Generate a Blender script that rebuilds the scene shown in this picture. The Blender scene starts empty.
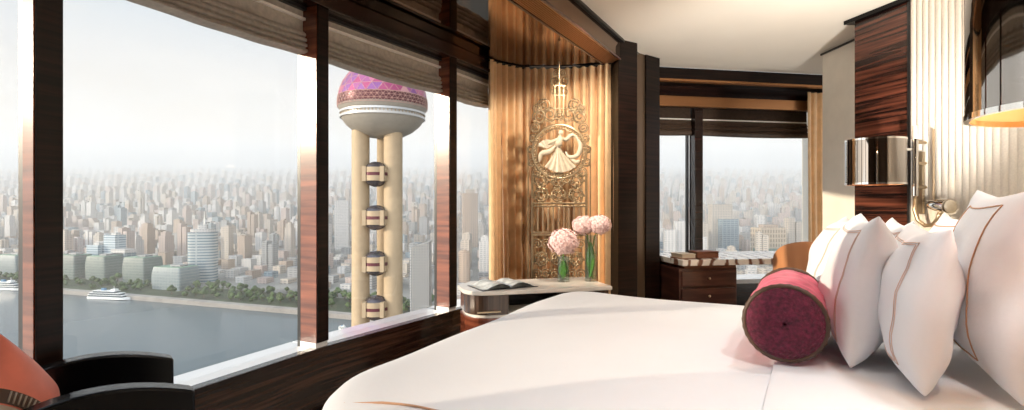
HAZE_D = .00032; HAZE_TOP = 520; SUN_E = 2.9; SKY_S = .64; SKY_BACK = 3.5; FILL_DOWN_W = 10.3; LAMP_W = 8; FILL_STRIP_W = 22; FILL_UP_W = 190; EXPO = 0.5
import bpy, bmesh, math, random
from mathutils import Vector, Matrix, Quaternion
R = math.radians
C = bpy.context.scene.collection
S = bpy.context.scene
random.seed(7)
PI = math.pi

# ---------------------------------------------------------------- helpers
def newell(pts):
    n = Vector((0, 0, 0))
    for i in range(len(pts)):
        a, b = pts[i], pts[(i+1) % len(pts)]
        n.x += (a[1]-b[1])*(a[2]+b[2]); n.y += (a[2]-b[2])*(a[0]+b[0]); n.z += (a[0]-b[0])*(a[1]+b[1])
    return n

class MB:
    def __init__(s): s.v = []; s.f = []; s.m = []
    def add(s, vs, fs, mi=0):
        b = len(s.v); s.v += [Vector(v) for v in vs]
        for f in fs: s.f.append([b+i for i in f]); s.m.append(mi)
        return s
    def box(s, c, d, rz=0, mi=0, M=None):
        x, y, z = d[0]/2, d[1]/2, d[2]/2
        vs = [Vector(p) for p in ((-x,-y,-z),(x,-y,-z),(x,y,-z),(-x,y,-z),(-x,-y,z),(x,-y,z),(x,y,z),(-x,y,z))]
        Q = Matrix.Translation(c) @ Matrix.Rotation(rz, 4, 'Z')
        if M is not None: Q = M @ Q
        return s.add([Q @ v for v in vs], [(3,2,1,0),(4,5,6,7),(0,1,5,4),(1,2,6,5),(2,3,7,6),(3,0,4,7)], mi)
    def prism(s, poly, z0, z1, mi=0):
        poly = [Vector((p[0], p[1], 0)) for p in poly]
        if newell(poly).z < 0: poly.reverse()
        n = len(poly)
        zf0 = z0 if callable(z0) else (lambda x, y: z0); zf1 = z1 if callable(z1) else (lambda x, y: z1)
        vs = [(p.x, p.y, zf0(p.x, p.y)) for p in poly] + [(p.x, p.y, zf1(p.x, p.y)) for p in poly]
        fs = [list(range(n))[::-1], list(range(n, 2*n))] + [(i, (i+1) % n, n+(i+1) % n, n+i) for i in range(n)]
        return s.add(vs, fs, mi)
    def tube(s, pts, r, n=8, closed=False, mi=0):
        pts = [Vector(p) for p in pts]; N = len(pts)
        rr = r if isinstance(r, (list, tuple)) else [r]*N
        t0 = (pts[1]-pts[0]).normalized()
        up = Vector((0,0,1)) if abs(t0.z) < .9 else Vector((1,0,0))
        u = (up - t0*up.dot(t0)).normalized(); vs = []; fs = []
        for i, p in enumerate(pts):
            if closed: t = pts[(i+1) % N]-pts[i-1]
            else: t = pts[min(i+1, N-1)]-pts[max(i-1, 0)]
            t = t.normalized() if t.length > 1e-9 else t0
            u = u - t*u.dot(t); u = u.normalized() if u.length > 1e-6 else t.orthogonal().normalized()
            w = t.cross(u)
            for k in range(n):
                a = 2*PI*k/n; vs.append(p + (u*math.cos(a)+w*math.sin(a))*rr[i])
        M = N if closed else N-1
        for i in range(M):
            j = (i+1) % N
            for k in range(n): fs.append((i*n+k, i*n+(k+1) % n, j*n+(k+1) % n, j*n+k))
        if not closed: fs += [list(range(n))[::-1], list(range((N-1)*n, N*n))]
        return s.add(vs, fs, mi)
    def lathe(s, prof, n=24, M=None, mi=0, cap=True):
        vs = []; fs = []; N = len(prof)
        for (r, z) in prof:
            for k in range(n):
                a = 2*PI*k/n; vs.append(Vector((r*math.cos(a), r*math.sin(a), z)))
        for i in range(N-1):
            for k in range(n): fs.append((i*n+k, i*n+(k+1) % n, (i+1)*n+(k+1) % n, (i+1)*n+k))
        if cap: fs += [list(range(n))[::-1], list(range((N-1)*n, N*n))]
        if M is not None: vs = [M @ v for v in vs]
        return s.add(vs, fs, mi)
    def ball(s, c, r, nu=16, nv=10, M=None, mi=0):
        if not isinstance(r, (tuple, list)): r = (r, r, r)
        vs = [Vector((0,0,-r[2]))]; fs = []
        for j in range(1, nv):
            t = -PI/2+PI*j/nv
            for k in range(nu):
                a = 2*PI*k/nu; vs.append(Vector((r[0]*math.cos(t)*math.cos(a), r[1]*math.cos(t)*math.sin(a), r[2]*math.sin(t))))
        vs.append(Vector((0,0,r[2]))); L = len(vs)-1
        for k in range(nu):
            fs.append((0, 1+(k+1) % nu, 1+k)); b = 1+(nv-2)*nu; fs.append((L, b+k, b+(k+1) % nu))
        for j in range(nv-2):
            for k in range(nu): fs.append((1+j*nu+k, 1+j*nu+(k+1) % nu, 1+(j+1)*nu+(k+1) % nu, 1+(j+1)*nu+k))
        Q = Matrix.Translation(c)
        if M is not None: Q = Q @ M
        return s.add([Q @ v for v in vs], fs, mi)
    def grid(s, fn, nu, nv, cu=False, cv=False, mi=0):
        vs = [Vector(fn(i/(nu if cu else nu-1), j/(nv if cv else nv-1))) for j in range(nv) for i in range(nu)]
        fs = []
        for j in range(nv if cv else nv-1):
            for i in range(nu if cu else nu-1):
                a, b = i, (i+1) % nu; c, d = j, (j+1) % nv
                fs.append((c*nu+a, c*nu+b, d*nu+b, d*nu+a))
        return s.add(vs, fs, mi)
    def build(s, name, mat, parent=None, smooth=False, bevel=0, world=False, angle=None, fix=True):
        me = bpy.data.meshes.new(name); o = bpy.data.objects.new(name, me); C.objects.link(o)
        vs = s.v
        if parent is not None:
            o.parent = parent
            if world:
                r = parent
                while r.parent is not None: r = r.parent
                inv = (Matrix.Translation(r.location) @ Matrix.Rotation(r.rotation_euler.z, 4, 'Z')).inverted()
                vs = [inv @ v for v in vs]
        me.from_pydata(vs, [], s.f)
        for m in (mat if isinstance(mat, (list, tuple)) else [mat]): me.materials.append(m)
        for p, mi in zip(me.polygons, s.m): p.material_index = mi; p.use_smooth = bool(smooth)
        if fix:
            bm = bmesh.new(); bm.from_mesh(me); bmesh.ops.recalc_face_normals(bm, faces=bm.faces)
            if smooth and angle is not None:
                for e in bm.edges:
                    if len(e.link_faces) == 2 and e.calc_face_angle(0) > R(angle): e.smooth = False
            bm.to_mesh(me); bm.free()
        if bevel:
            b = o.modifiers.new('bevel', 'BEVEL'); b.width = bevel; b.segments = 2; b.limit_method = 'ANGLE'; b.angle_limit = R(40)
        me.update()
        return o

def tag(o, label=None, cat=None, group=None, kind=None):
    if label: o['label'] = label
    if cat: o['category'] = cat
    if group: o['group'] = group
    if kind: o['kind'] = kind
    return o
def thing(name, label, cat, loc=(0,0,0), rz=0, group=None, kind=None):
    o = bpy.data.objects.new(name, None); C.objects.link(o); o.empty_display_size = .1
    o.location = loc; o.rotation_euler = (0,0,rz)
    return tag(o, label, cat, group, kind)
def copy_tree(o, parent=None):
    c = o.copy(); C.objects.link(c)
    if parent is not None: c.parent = parent
    for ch in list(o.children): copy_tree(ch, c)
    return c

# ---------------------------------------------------------------- materials
def nodes_of(name):
    m = bpy.data.materials.new(name); m.use_nodes = True
    nt = m.node_tree; return m, nt, nt.nodes['Principled BSDF']
def setp(b, **k):
    names = dict(color='Base Color', rough='Roughness', metal='Metallic', ior='IOR', coat='Coat Weight', coatr='Coat Roughness', sheen='Sheen Weight', trans='Transmission Weight', spec='Specular IOR Level', sss='Subsurface Weight', emit='Emission Color', es='Emission Strength')
    for a, v in k.items():
        if a in ('color', 'emit') and len(v) == 3: v = (*v, 1)
        b.inputs[names[a]].default_value = v
def mat(name, color, rough=.5, var=0, scale=20, bump=0, bscale=200, **k):
    m, nt, b = nodes_of(name); setp(b, color=color, rough=rough, **k)
    N, L = nt.nodes, nt.links
    geo = N.new('ShaderNodeNewGeometry')
    if var:
        no = N.new('ShaderNodeTexNoise'); no.inputs['Scale'].default_value = scale; no.inputs['Detail'].default_value = 4
        L.new(geo.outputs['Position'], no.inputs['Vector'])
        r = N.new('ShaderNodeValToRGB'); e = r.color_ramp.elements
        e[0].position = .3; e[1].position = .7
        e[0].color = (*[c*(1-var) for c in color], 1); e[1].color = (*[min(1, c*(1+var)) for c in color], 1)
        L.new(no.outputs['Fac'], r.inputs['Fac']); L.new(r.outputs['Color'], b.inputs['Base Color'])
    if bump:
        n2 = N.new('ShaderNodeTexNoise'); n2.inputs['Scale'].default_value = bscale; n2.inputs['Detail'].default_value = 3
        L.new(geo.outputs['Position'], n2.inputs['Vector'])
        bp = N.new('ShaderNodeBump'); bp.inputs['Strength'].default_value = bump; bp.inputs['Distance'].default_value = .01
        L.new(n2.outputs['Fac'], bp.inputs['Height']); L.new(bp.outputs['Normal'], b.inputs['Normal'])
    return m
def wood(name, dark, light, sc=(1.2, 1.2, 38), rough=.18, coat=.6, dist=1.5):
    m, nt, b = nodes_of(name); N, L = nt.nodes, nt.links
    geo = N.new('ShaderNodeNewGeometry'); mp = N.new('ShaderNodeMapping'); mp.inputs['Scale'].default_value = sc
    L.new(geo.outputs['Position'], mp.inputs['Vector'])
    n1 = N.new('ShaderNodeTexNoise'); n1.inputs['Scale'].default_value = 1.5; n1.inputs['Detail'].default_value = 5; n1.inputs['Distortion'].default_value = dist*.2
    L.new(mp.outputs['Vector'], n1.inputs['Vector'])
    r = N.new('ShaderNodeValToRGB'); e = r.color_ramp.elements
    e[0].position = .38; e[0].color = (*dark, 1); e[1].position = .72; e[1].color = (*light, 1)
    L.new(n1.outputs['Fac'], r.inputs['Fac']); L.new(r.outputs['Color'], b.inputs['Base Color'])
    setp(b, rough=rough, coat=coat, coatr=.06)
    return m
def facade(name, wall, win, win2, bw=5.0, rh=3.6, mortar=1.1, rough=.5, roof=None, spec=.4):
    m, nt, b = nodes_of(name); N, L = nt.nodes, nt.links
    geo = N.new('ShaderNodeNewGeometry'); sp = N.new('ShaderNodeSeparateXYZ'); L.new(geo.outputs['Position'], sp.inputs[0])
    ad = N.new('ShaderNodeMath'); ad.operation = 'MULTIPLY_ADD'; L.new(sp.outputs['Y'], ad.inputs[0]); ad.inputs[1].default_value = .83; L.new(sp.outputs['X'], ad.inputs[2])
    cb = N.new('ShaderNodeCombineXYZ'); L.new(ad.outputs[0], cb.inputs['X']); L.new(sp.outputs['Z'], cb.inputs['Y'])
    br = N.new('ShaderNodeTexBrick'); br.offset = 0; br.squash = 1
    br.inputs['Scale'].default_value = 1; br.inputs['Brick Width'].default_value = bw; br.inputs['Row Height'].default_value = rh
    br.inputs['Mortar Size'].default_value = mortar; br.inputs['Mortar Smooth'].default_value = .2
    br.inputs['Color1'].default_value = (*win, 1); br.inputs['Color2'].default_value = (*win2, 1); br.inputs['Mortar'].default_value = (*wall, 1)
    L.new(cb.outputs[0], br.inputs['Vector'])
    sn = N.new('ShaderNodeSeparateXYZ'); L.new(geo.outputs['Normal'], sn.inputs[0])
    gt = N.new('ShaderNodeMath'); gt.operation = 'GREATER_THAN'; gt.inputs[1].default_value = .6; L.new(sn.outputs['Z'], gt.inputs[0])
    mx = N.new('ShaderNodeMix'); mx.data_type = 'RGBA'; L.new(gt.outputs[0], mx.inputs['Factor']); L.new(br.outputs['Color'], mx.inputs[6])
    mx.inputs[7].default_value = (*(roof or [c*.75 for c in wall]), 1)
    L.new(mx.outputs[2], b.inputs['Base Color']); setp(b, rough=rough, spec=spec)
    return m
def pane_mat(name, tint=(1,1,1), ior=1.35):
    m = bpy.data.materials.new(name); m.use_nodes = True; nt = m.node_tree; N, L = nt.nodes, nt.links; N.clear()
    o = N.new('ShaderNodeOutputMaterial'); t = N.new('ShaderNodeBsdfTransparent'); t.inputs[0].default_value = (*tint, 1)
    g = N.new('ShaderNodeBsdfGlossy'); g.inputs['Roughness'].default_value = 0; lw = N.new('ShaderNodeLayerWeight'); pw = N.new('ShaderNodeMath'); pw.operation = 'POWER'; pw.inputs[1].default_value = 5; L.new(lw.outputs['Facing'], pw.inputs[0])
    f = N.new('ShaderNodeMath'); f.operation = 'MULTIPLY_ADD'; f.inputs[1].default_value = .9; f.inputs[2].default_value = ((ior-1)/(ior+1))**2; lw.inputs['Blend'].default_value = .5; L.new(pw.outputs[0], f.inputs[0])
    x = N.new('ShaderNodeMixShader'); L.new(f.outputs[0], x.inputs[0]); L.new(t.outputs[0], x.inputs[1]); L.new(g.outputs[0], x.inputs[2]); L.new(x.outputs[0], o.inputs[0])
    return m

M = {}
M['ebony'] = wood('macassar_ebony', (.007,.004,.004), (.045,.017,.011), rough=.22, coat=.3)
M['ebony_red'] = wood('red_ebony', (.006,.003,.003), (.10,.022,.012), sc=(1.0,1.0,30), rough=.3, coat=.35)
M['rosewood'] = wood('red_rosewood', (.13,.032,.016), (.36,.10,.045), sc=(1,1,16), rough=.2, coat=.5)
M['ebony_dark'] = wood('dark_ebony', (.004,.0025,.002), (.022,.009,.006), rough=.3, coat=0); M['ebony_dark'].node_tree.nodes['Principled BSDF'].inputs['Specular IOR Level'].default_value = .22
M['panelling'] = wood('brown_ebony_panel', (.014,.008,.006), (.085,.042,.027), sc=(1.2,1.2,34), rough=.22, coat=.3)
M['zebrano'] = wood('brown_veneer', (.05,.026,.016), (.13,.075,.048), sc=(26,26,1), rough=.25, coat=.4)
M['lacquer'] = mat('dark_mirror_lacquer', (.20,.115,.062), .035, metal=1.0)
M['black'] = mat('black_lacquer', (.003,.003,.0035), .25, spec=.22)
M['blackmetal'] = mat('black_metal', (.012,.011,.011), .3)
M['ceiling'] = mat('cream_ceiling', (.90,.82,.71), .6, var=.015, scale=3)
M['white_wall'] = mat('ivory_wall', (.90,.84,.74), .5, var=.03, scale=8)
M['flute'] = mat('fluted_fabric', (.78,.71,.61), .6, var=.06, scale=90)
M['sill'] = mat('pale_marble', (.88,.89,.90), .25, var=.03, scale=6, coat=1.0)
M['taupe_wall'] = mat('taupe_leather_wall', (.13,.09,.065), .6)
M['carpet'] = mat('beige_carpet', (.45,.38,.30), .95, var=.15, scale=60)
M['gold'] = mat('gold_curtain', (.78,.51,.27), .40, var=.1, scale=12, sheen=.4)
M['blind'] = mat('taupe_blind', (.44,.39,.33), .6, var=.15, scale=40)
M['darkblind'] = mat('dark_silk_blind', (.085,.055,.038), .4, var=.2, scale=30)
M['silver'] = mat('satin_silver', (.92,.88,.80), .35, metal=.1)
M['chrome'] = mat('chrome', (.86,.84,.80), .06, metal=1)
M['mirror'] = mat('smoked_mirror', (.38,.35,.32), .03, metal=1)
M['bronze'] = mat('aged_bronze', (.36,.27,.165), .36, metal=.85, var=.25, scale=30)
M['champagne'] = mat('champagne_metal', (.55,.42,.27), .3, metal=.8)
M['copper'] = mat('copper_trim', (.42,.20,.085), .3, metal=.75)
M['relief'] = mat('pale_relief', (.58,.50,.38), .4, var=.1, scale=40)
M['linen'] = mat('white_linen', (.79,.80,.83), .8, var=.01, scale=5, bump=.06, bscale=60)
M['pillow'] = mat('white_pillow_cotton', (.82,.83,.86), .8, bump=.08, bscale=45)
M['thread'] = mat('copper_thread', (.58,.33,.20), .6)
M['thread_pale'] = mat('rose_thread', (.74,.54,.46), .6)
M['velvet'] = mat('pink_velvet', (.56,.07,.135), .75, var=.25, scale=26, sheen=.15)
M['velvet_dark'] = mat('magenta_velvet', (.10,.007,.026), .9, var=.5, scale=75, sheen=.15, bump=.7, bscale=110)
M['cord'] = mat('dark_bronze_cord', (.07,.035,.02), .5)
M['coral'] = mat('coral_silk', (.78,.20,.125), .5, var=.08, scale=14, sheen=.3)
M['taupe_silk'] = mat('taupe_silk', (.42,.34,.27), .5)
M['upholstery'] = mat('charcoal_upholstery', (.03,.026,.025), .8)
M['cream_leather'] = mat('cream_leather', (.62,.52,.40), .5)
M['marble_top'] = mat('cream_marble', (.86,.80,.72), .2, var=.06, scale=9)
M['shade_in'] = mat('apricot_shade_lining', (.72,.33,.13), .6)
M['glass'] = pane_mat('window_glass', (.985,.99,.99), 1.28)
M['vase_glass'] = pane_mat('vase_glass', (.86,.91,.90), 1.7)
M['water'] = pane_mat('vase_water', (.90,.95,.91), 1.2)
M['petal'] = mat('pink_petal', (.90,.60,.58), .6, var=.25, scale=70)
M['leaf'] = mat('green_leaf', (.16,.38,.04), .5, var=.3, scale=60)
M['paper'] = mat('magazine_paper', (.66,.68,.66), .5, var=.35, scale=18)
M['cover'] = mat('dark_cover', (.07,.07,.08), .4)
M['mahogany'] = wood('mahogany', (.045,.016,.012), (.13,.05,.036), sc=(1,1,12), rough=.3, coat=.4)
M['brown_leather'] = mat('brown_leather', (.20,.075,.04), .45)
M['orange_leather'] = mat('orange_leather', (.56,.25,.11), .5)

# ================================================================ THE ROOM
EYE = 1.3
CEIL = 2.755
SOFF = 2.586
SILL = .45
def V2(p): return Vector((p[0], p[1]))
def W(b, a, z=0): return Vector((.866*b+.5*a, -.5*b+.866*a, z))      # bed axes: b towards the head, a along the headboard
LN = [V2(p) for p in ((-2.42,-.7), (-2.08,.69), (-1.695,1.881), (-1.135,3.075), (-.477,4.128), (.148,5.21))]
def seg(i):
    t = (LN[i+1]-LN[i]); l = t.length; t = t/l
    return LN[i], t, Vector((-t.y, t.x)), l
def on(i, s, o, z):                                                   # s along the bay, o outwards
    p, t, n, l = seg(i); q = p+t*s+n*o
    return Vector((q.x, q.y, z))
def offs(o):
    out = []
    for k in range(len(LN)):
        ns = [seg(i)[2] for i in (k-1, k) if 0 <= i < len(LN)-1]
        n = sum(ns, Vector((0,0))).normalized(); c = n.dot(ns[0])
        out.append(LN[k]+n*(o/c))
    return out
def strip(o0, o1): return offs(o0)+offs(o1)[::-1]
def structure(o, label=None): return tag(o, label, None, None, 'structure')

# floor, ceilings
m = MB().prism([(-2.8,-3.2), (-2.2,.6), (-1.2,3.1), (.1,5.25), (1.5,6.1), (4.3,6.3), (4.3,-3.2), (-2.8,-3.2)], -.1, 0)
structure(m.build('floor', M['carpet']), 'beige carpeted floor under the bed and armchair')
f0, f1 = W(-1.42, -.9), W(-1.44, 5.36)
m = MB().prism([f0, f1, (1.42,5.39), (4.3,5.9), (4.3,-3.2), (-3.0,-3.2), (-2.75,-.9)], CEIL, CEIL+.12)
structure(m.build('ceiling', M['ceiling']), 'cream painted ceiling above the bed')
pl = offs(.34)
m = MB().prism([pl[0]] + pl[1:] + [V2((1.0,5.6)), V2((1.45,5.45)), V2((f1.x, f1.y)), V2((f0.x, f0.y))], SOFF, CEIL+.1)
structure(m.build('trim_1', M['lacquer'], bevel=.004), 'glossy brown mirror-lacquered lowered soffit along the windows')
e = Vector((.866, -.5, 0))
m = MB().prism([f0+e*.001, f1+e*.001, f1+e*.028, f0+e*.028], CEIL-.022, CEIL+.02)
structure(m.build('trim_2', M['blackmetal']), 'thin black trim line edging the cream ceiling')
# left wall below the windows
m = MB().prism(strip(0, .11), .09, SILL-.022)
structure(m.build('wall_left', M['panelling']), 'glossy striped ebony panelling under the window sill')
m = MB().prism(strip(-.03, .1), 0, .10)
structure(m.build('baseboard_left', M['black'], bevel=.004), 'black plinth at the foot of the ebony panelling')
m = MB().prism(strip(-.012, .05), SILL-.024, SILL+.004)
structure(m.build('trim_3', M['ebony'], bevel=.003), 'dark lip along the inner edge of the sill')
m = MB().prism(strip(-.012, .34), 2.475, SOFF-.002)
m.prism(strip(-.034, .0), 2.475, 2.50)
structure(m.build('trim_4', M['ebony'], bevel=.004), 'dark wooden head beam above the window blinds')
# windows of the left wall
m = MB().prism([on(0,.7,-.005,0), on(0,1.42,-.005,0), on(0,1.42,.3,0), on(0,0,.3,0), V2((-2.95,-3.35)), V2((4.0,-3.35)), V2((4.0,-3.2)), V2((-2.72,-3.2)), V2((-2.37,-.6))], 0, CEIL)
structure(m.build('wall_rear', M['taupe_wall']), 'taupe wall running round behind the armchair')
for i in range(1, 5):
    p, t, n, l = seg(i); fd = .055 if i == 1 else .125
    w = thing('window_%d' % i, None, None, (p.x+t.x*l/2, p.y+t.y*l/2, SILL), 0, None, 'structure')
    MB().prism([on(i,-.01,.048,0), on(i,l+.01,.048,0), on(i,l+.01,.27,0), on(i,-.01,.27,0)], SILL-.06, SILL).build('sill', M['sill'], w, bevel=.003, world=True)
    MB().prism([on(i,.02,fd+.02,0), on(i,l-.02,fd+.02,0), on(i,l-.02,fd+.025,0), on(i,.02,fd+.025,0)], SILL+.001, 2.47).build('pane', M['glass'], w, world=True)
    MB().prism([on(i,l-.043,-.012,0), on(i,l+.043,-.012,0), on(i,l+.043,fd,0), on(i,l-.043,fd,0)], SILL+.035, 2.476).build('mullion', M['ebony_dark'], w, bevel=.003, world=True)
    MB().prism([on(i,l-.048,-.004,0), on(i,l-.0432,-.004,0), on(i,l-.0432,fd-.003,0), on(i,l-.048,fd-.003,0)], SILL+.036, 2.475).build('side_veneer', M['rosewood'], w, world=True)['label'] = 'red glossy side face of the mullion'  # redder wood colour here carries the sunlight falling on this face
    MB().prism([on(i,l-.046,.0,0), on(i,l+.046,.0,0), on(i,l+.046,fd+.005,0), on(i,l-.046,fd+.005,0)], SILL-.002, SILL+.035).build('mullion_foot', M['sill'], w, bevel=.003, world=True)
    m = MB().prism([on(i,l-.045,fd+.001,0), on(i,l+.045,fd+.001,0), on(i,l+.045,fd+.026,0), on(i,l-.045,fd+.026,0)], SILL+.001, 2.476)
    m.build('frame', M['blackmetal'], w, world=True)
# pillar between curtain and desk window
m = MB().prism([(.93,4.50), (1.125,4.62), (1.15,4.86), (1.08,4.9), (.9,5.6), (.72,5.5)], 0, CEIL-.001)
structure(m.build('trim_5', M['ebony_dark'], bevel=.006), 'dark glossy pillar beside the gold curtain')
m = MB().prism([(1.15,4.86), (1.29,4.985), (1.2,5.3), (1.1,5.3), (1.09,4.9)], .0, CEIL-.002)
structure(m.build('trim_6', mat('dull_bronze', (.15,.10,.065), .35, metal=.5), bevel=.004), 'tan satin strip between the two dark pillars')
m = MB().prism([(1.29,4.96), (1.46,5.09), (1.62,5.65), (1.3,6.0), (1.1,5.6)], 0, CEIL-.003)
structure(m.build('trim_7', M['ebony_dark'], bevel=.006), 'dark grained jamb pillar of the desk window')
# desk window
W0 = Vector((1.42, 5.39)); g4 = Vector((.985, .174)); m4 = Vector((-.174, .985))
def D4(t, o, z=0):
    q = W0+g4*t+m4*o; return Vector((q.x, q.y, z))
def bar4(mb, t0, t1, o0, o1, z0, z1, mi=0): return mb.prism([D4(t0,o0), D4(t1,o0), D4(t1,o1), D4(t0,o1)], z0, z1, mi)
m = bar4(MB(), -.05, 2.7, 0, .06, 2.635, CEIL-.001); bar4(m, -.05, 2.7, .06, .75, 2.66, CEIL)
structure(m.build('trim_8', M['ebony_dark'], bevel=.003), 'dark glossy fascia over the desk window')
m = bar4(MB(), -.05, 2.7, -.012, .065, 2.612, 2.634)
structure(m.build('trim_9', M['copper'], bevel=.003), 'thin copper strip under the dark fascia')
m = bar4(MB(), .0, 2.6, .30, .36, 2.41, 2.525)
structure(m.build('trim_10', M['copper'], bevel=.004), 'copper brown beam above the dark blinds')
m = bar4(MB(), .0, 2.6, .37, .42, 2.41, 2.66)
structure(m.build('trim_11', M['ebony']), 'dark panel between beam and soffit')
m = bar4(MB(), .0, 2.6, .3, .42, 0, .40)
structure(m.build('wall_back', M['ebony']), 'dark low wall under the desk window')
w = thing('window_5', None, None, D4(1.2,.5,SILL), 0, None, 'structure')
bar4(MB(), .0, 2.6, .28, .66, .40, SILL).build('sill', M['sill'], w, bevel=.003, world=True)
bar4(MB(), .0, .75, .56, .566, SILL, 2.66).build('pane', M['glass'], w, world=True)
bar4(MB(), .86, 2.6, .56, .566, SILL, 2.66).build('pane', M['glass'], w, world=True)
bar4(MB(), .775, .875, .42, .55, SILL, 2.66).build('mullion', M['ebony'], w, bevel=.004, world=True)
bar4(MB(), .752, .770, .55, .60, SILL, 2.66).build('frame', M['blackmetal'], w, world=True)
m = bar4(MB(), 2.56, 2.8, .0, .9, 0, CEIL)
structure(m.build('wall_niche', M['white_wall']), 'ivory side wall of the desk niche')
# right wall: ivory end, ebony panel, fluted headboard wall
m = MB().prism([(2.955,4.90), (2.995,3.98), (3.4,3.98), (3.4,4.95)], 0, CEIL-.001)
structure(m.build('wall_right', M['white_wall']), 'ivory wall end beside the desk niche')
m = MB().prism([(2.945,4.92), (2.985,4.03), (3.0,4.03), (2.96,4.92)], CEIL-.03, CEIL-.012)
structure(m.build('trim_12', M['blackmetal']), 'dark shadow gap on top of the ivory wall')
m = MB().prism([(2.68,4.03), (2.775,3.61), (3.1,3.66), (3.0,4.05)], 0, CEIL-.032)
structure(m.build('trim_13', wood('striped_macassar', (.010,.004,.003), (.17,.05,.027), sc=(.9,.9,26), rough=.25, coat=.3), bevel=.003), 'tall red-brown striped ebony panel beside the fluted wall')
m = MB().prism([(2.625,4.075), (2.745,3.59), (3.0,3.6), (3.0,4.08)], CEIL-.032, CEIL-.002)
structure(m.build('trim_14', M['black']), 'thin dark cornice on top of the ebony panel')
m = MB().prism([(2.766,3.607), (2.771,3.589), (2.83,3.59), (2.82,3.61)], 0, CEIL-.034)
structure(m.build('trim_15', M['blackmetal'], bevel=.002), 'slim dark strip where the fluted wall begins')
FP = [V2((2.782,3.592)), V2((3.06,.95)), V2((3.3,-3.3))]
def fluted():
    L1 = (FP[1]-FP[0]).length; L2 = (FP[2]-FP[1]).length; pts = []
    pitch, k = .046, 8; n = int((L1+L2)/pitch)
    for i in range(n*k+1):
        s = i*pitch/k
        q = FP[0]+(FP[1]-FP[0])*(s/L1) if s < L1 else FP[1]+(FP[2]-FP[1])*((s-L1)/L2)
        t = (FP[1]-FP[0]).normalized(); nn = Vector((t.y, -t.x)) * -1
        if nn.x > 0: nn = -nn
        d = .011*math.sqrt(max(0, 1-(2*((i % k)/k)-1)**2))
        pts.append(q+nn*d)
    vs = [(p.x,p.y,0) for p in pts]+[(p.x,p.y,CEIL) for p in pts]; N = len(pts)
    mb = MB().add(vs, [(i, i+1, N+i+1, N+i) for i in range(N-1)])
    mb.prism([FP[0]+Vector((.02,0)), FP[1]+Vector((.02,0)), FP[2]+Vector((.02,0)), FP[2]+Vector((.2,0)), FP[1]+Vector((.2,0)), FP[0]+Vector((.2,.05))], 0, CEIL)
    return mb
structure(fluted().build('wall_headboard', M['flute'], smooth=True, angle=50, fix=False), 'cream fluted fabric wall behind the bed')

# ---------------------------------------------------------------- roman blinds
def roman(i, o0, z0, z1, s0, s1, mt, name, label, group):
    p, t, n, l = seg(i)
    th = thing(name, label, 'blind', on(i,(s0+s1)/2,o0,z0), 0, group)
    prof = [(0, z1), (0, z1-.03), (0, z0+.17), (0, z0+.135)]
    for k in range(4):
        zc = z0+.13-.032*k; A = .022+.007*k
        prof += [(A*.45, zc), (A, zc-.012), (A*1.05, zc-.026), (A*.35, zc-.034)]
    prof += [(.0, z0), (-.03, z0), (-.02, z0+.1), (-.012, z1)]
    def fn(u, v):
        k = v*(len(prof)-1); a = int(min(k, len(prof)-2)); f = k-a
        o = prof[a][0]*(1-f)+prof[a+1][0]*f; z = prof[a][1]*(1-f)+prof[a+1][1]*f
        sag = 1-(2*u-1)**2; low = max(0, 1-(z-z0)/.3)
        z -= .016*sag*low; o += .004*math.sin(u*23+z*40)*low
        return on(i, s0+(s1-s0)*u, o0-o, z)
    MB().grid(fn, 33, len(prof)).build('fabric', mt, th, smooth=True, angle=60, world=True)
    MB().prism([on(i,s0,o0-.022,0), on(i,s1,o0-.022,0), on(i,s1,o0-.001,0), on(i,s0,o0-.001,0)], 2.398, 2.412).build('batten', M['silver'], th, world=True)['label'] = 'bright satin batten across the blind'  # near-white strip stands in for sunlight through a slit
    MB().prism([on(i,s0,o0-.03,0), on(i,s1,o0-.03,0), on(i,s1,o0+.02,0), on(i,s0,o0+.02,0)], 2.455, 2.4745).build('head_rail', M['blackmetal'], th, world=True)
    return th
for i, lab in ((1, 'taupe folded roman blind drawn up in the pane behind the armchair'), (2, 'taupe folded roman blind over the wide river pane beside the broad mullion'),
               (3, 'taupe folded roman blind hanging in front of the pink sphere'), (4, 'short taupe roman blind in the pane beside the gold curtain')):
    l = seg(i)[3]
    roman(i, .10, 2.20, 2.458, .05, l-.05 if i < 4 else l*.55, M['blind'], 'roman_blind', lab, 'roman blinds of the river windows')
def roman4(t0, t1, lab):
    th = thing('roman_blind', lab, 'blind', D4((t0+t1)/2, .45, 2.1), 0, 'dark blinds of the desk window')
    prof = [(0,2.64), (0,2.28), (.012,2.268), (.02,2.25), (.004,2.243), (.02,2.225), (.03,2.195), (.008,2.188), (.025,2.165), (.034,2.135), (.02,2.115), (-.02,2.115), (-.012,2.64)]
    def fn(u, v):
        k = v*(len(prof)-1); a = int(min(k, len(prof)-2)); f = k-a
        o = prof[a][0]*(1-f)+prof[a+1][0]*f; z = prof[a][1]*(1-f)+prof[a+1][1]*f
        return D4(t0+(t1-t0)*u, .505-o, z-.01*math.sin(u*PI)*(z < 2.3))
    MB().grid(fn, 21, len(prof)).build('fabric', M['darkblind'], th, smooth=True, angle=60, world=True)
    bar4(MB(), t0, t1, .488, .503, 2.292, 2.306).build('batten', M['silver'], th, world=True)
roman4(.06, .765, 'narrow dark silk roman blind beside the jamb pillar over the desk')
roman4(.885, 2.30, 'broad dark silk roman blind over the desk')

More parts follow.
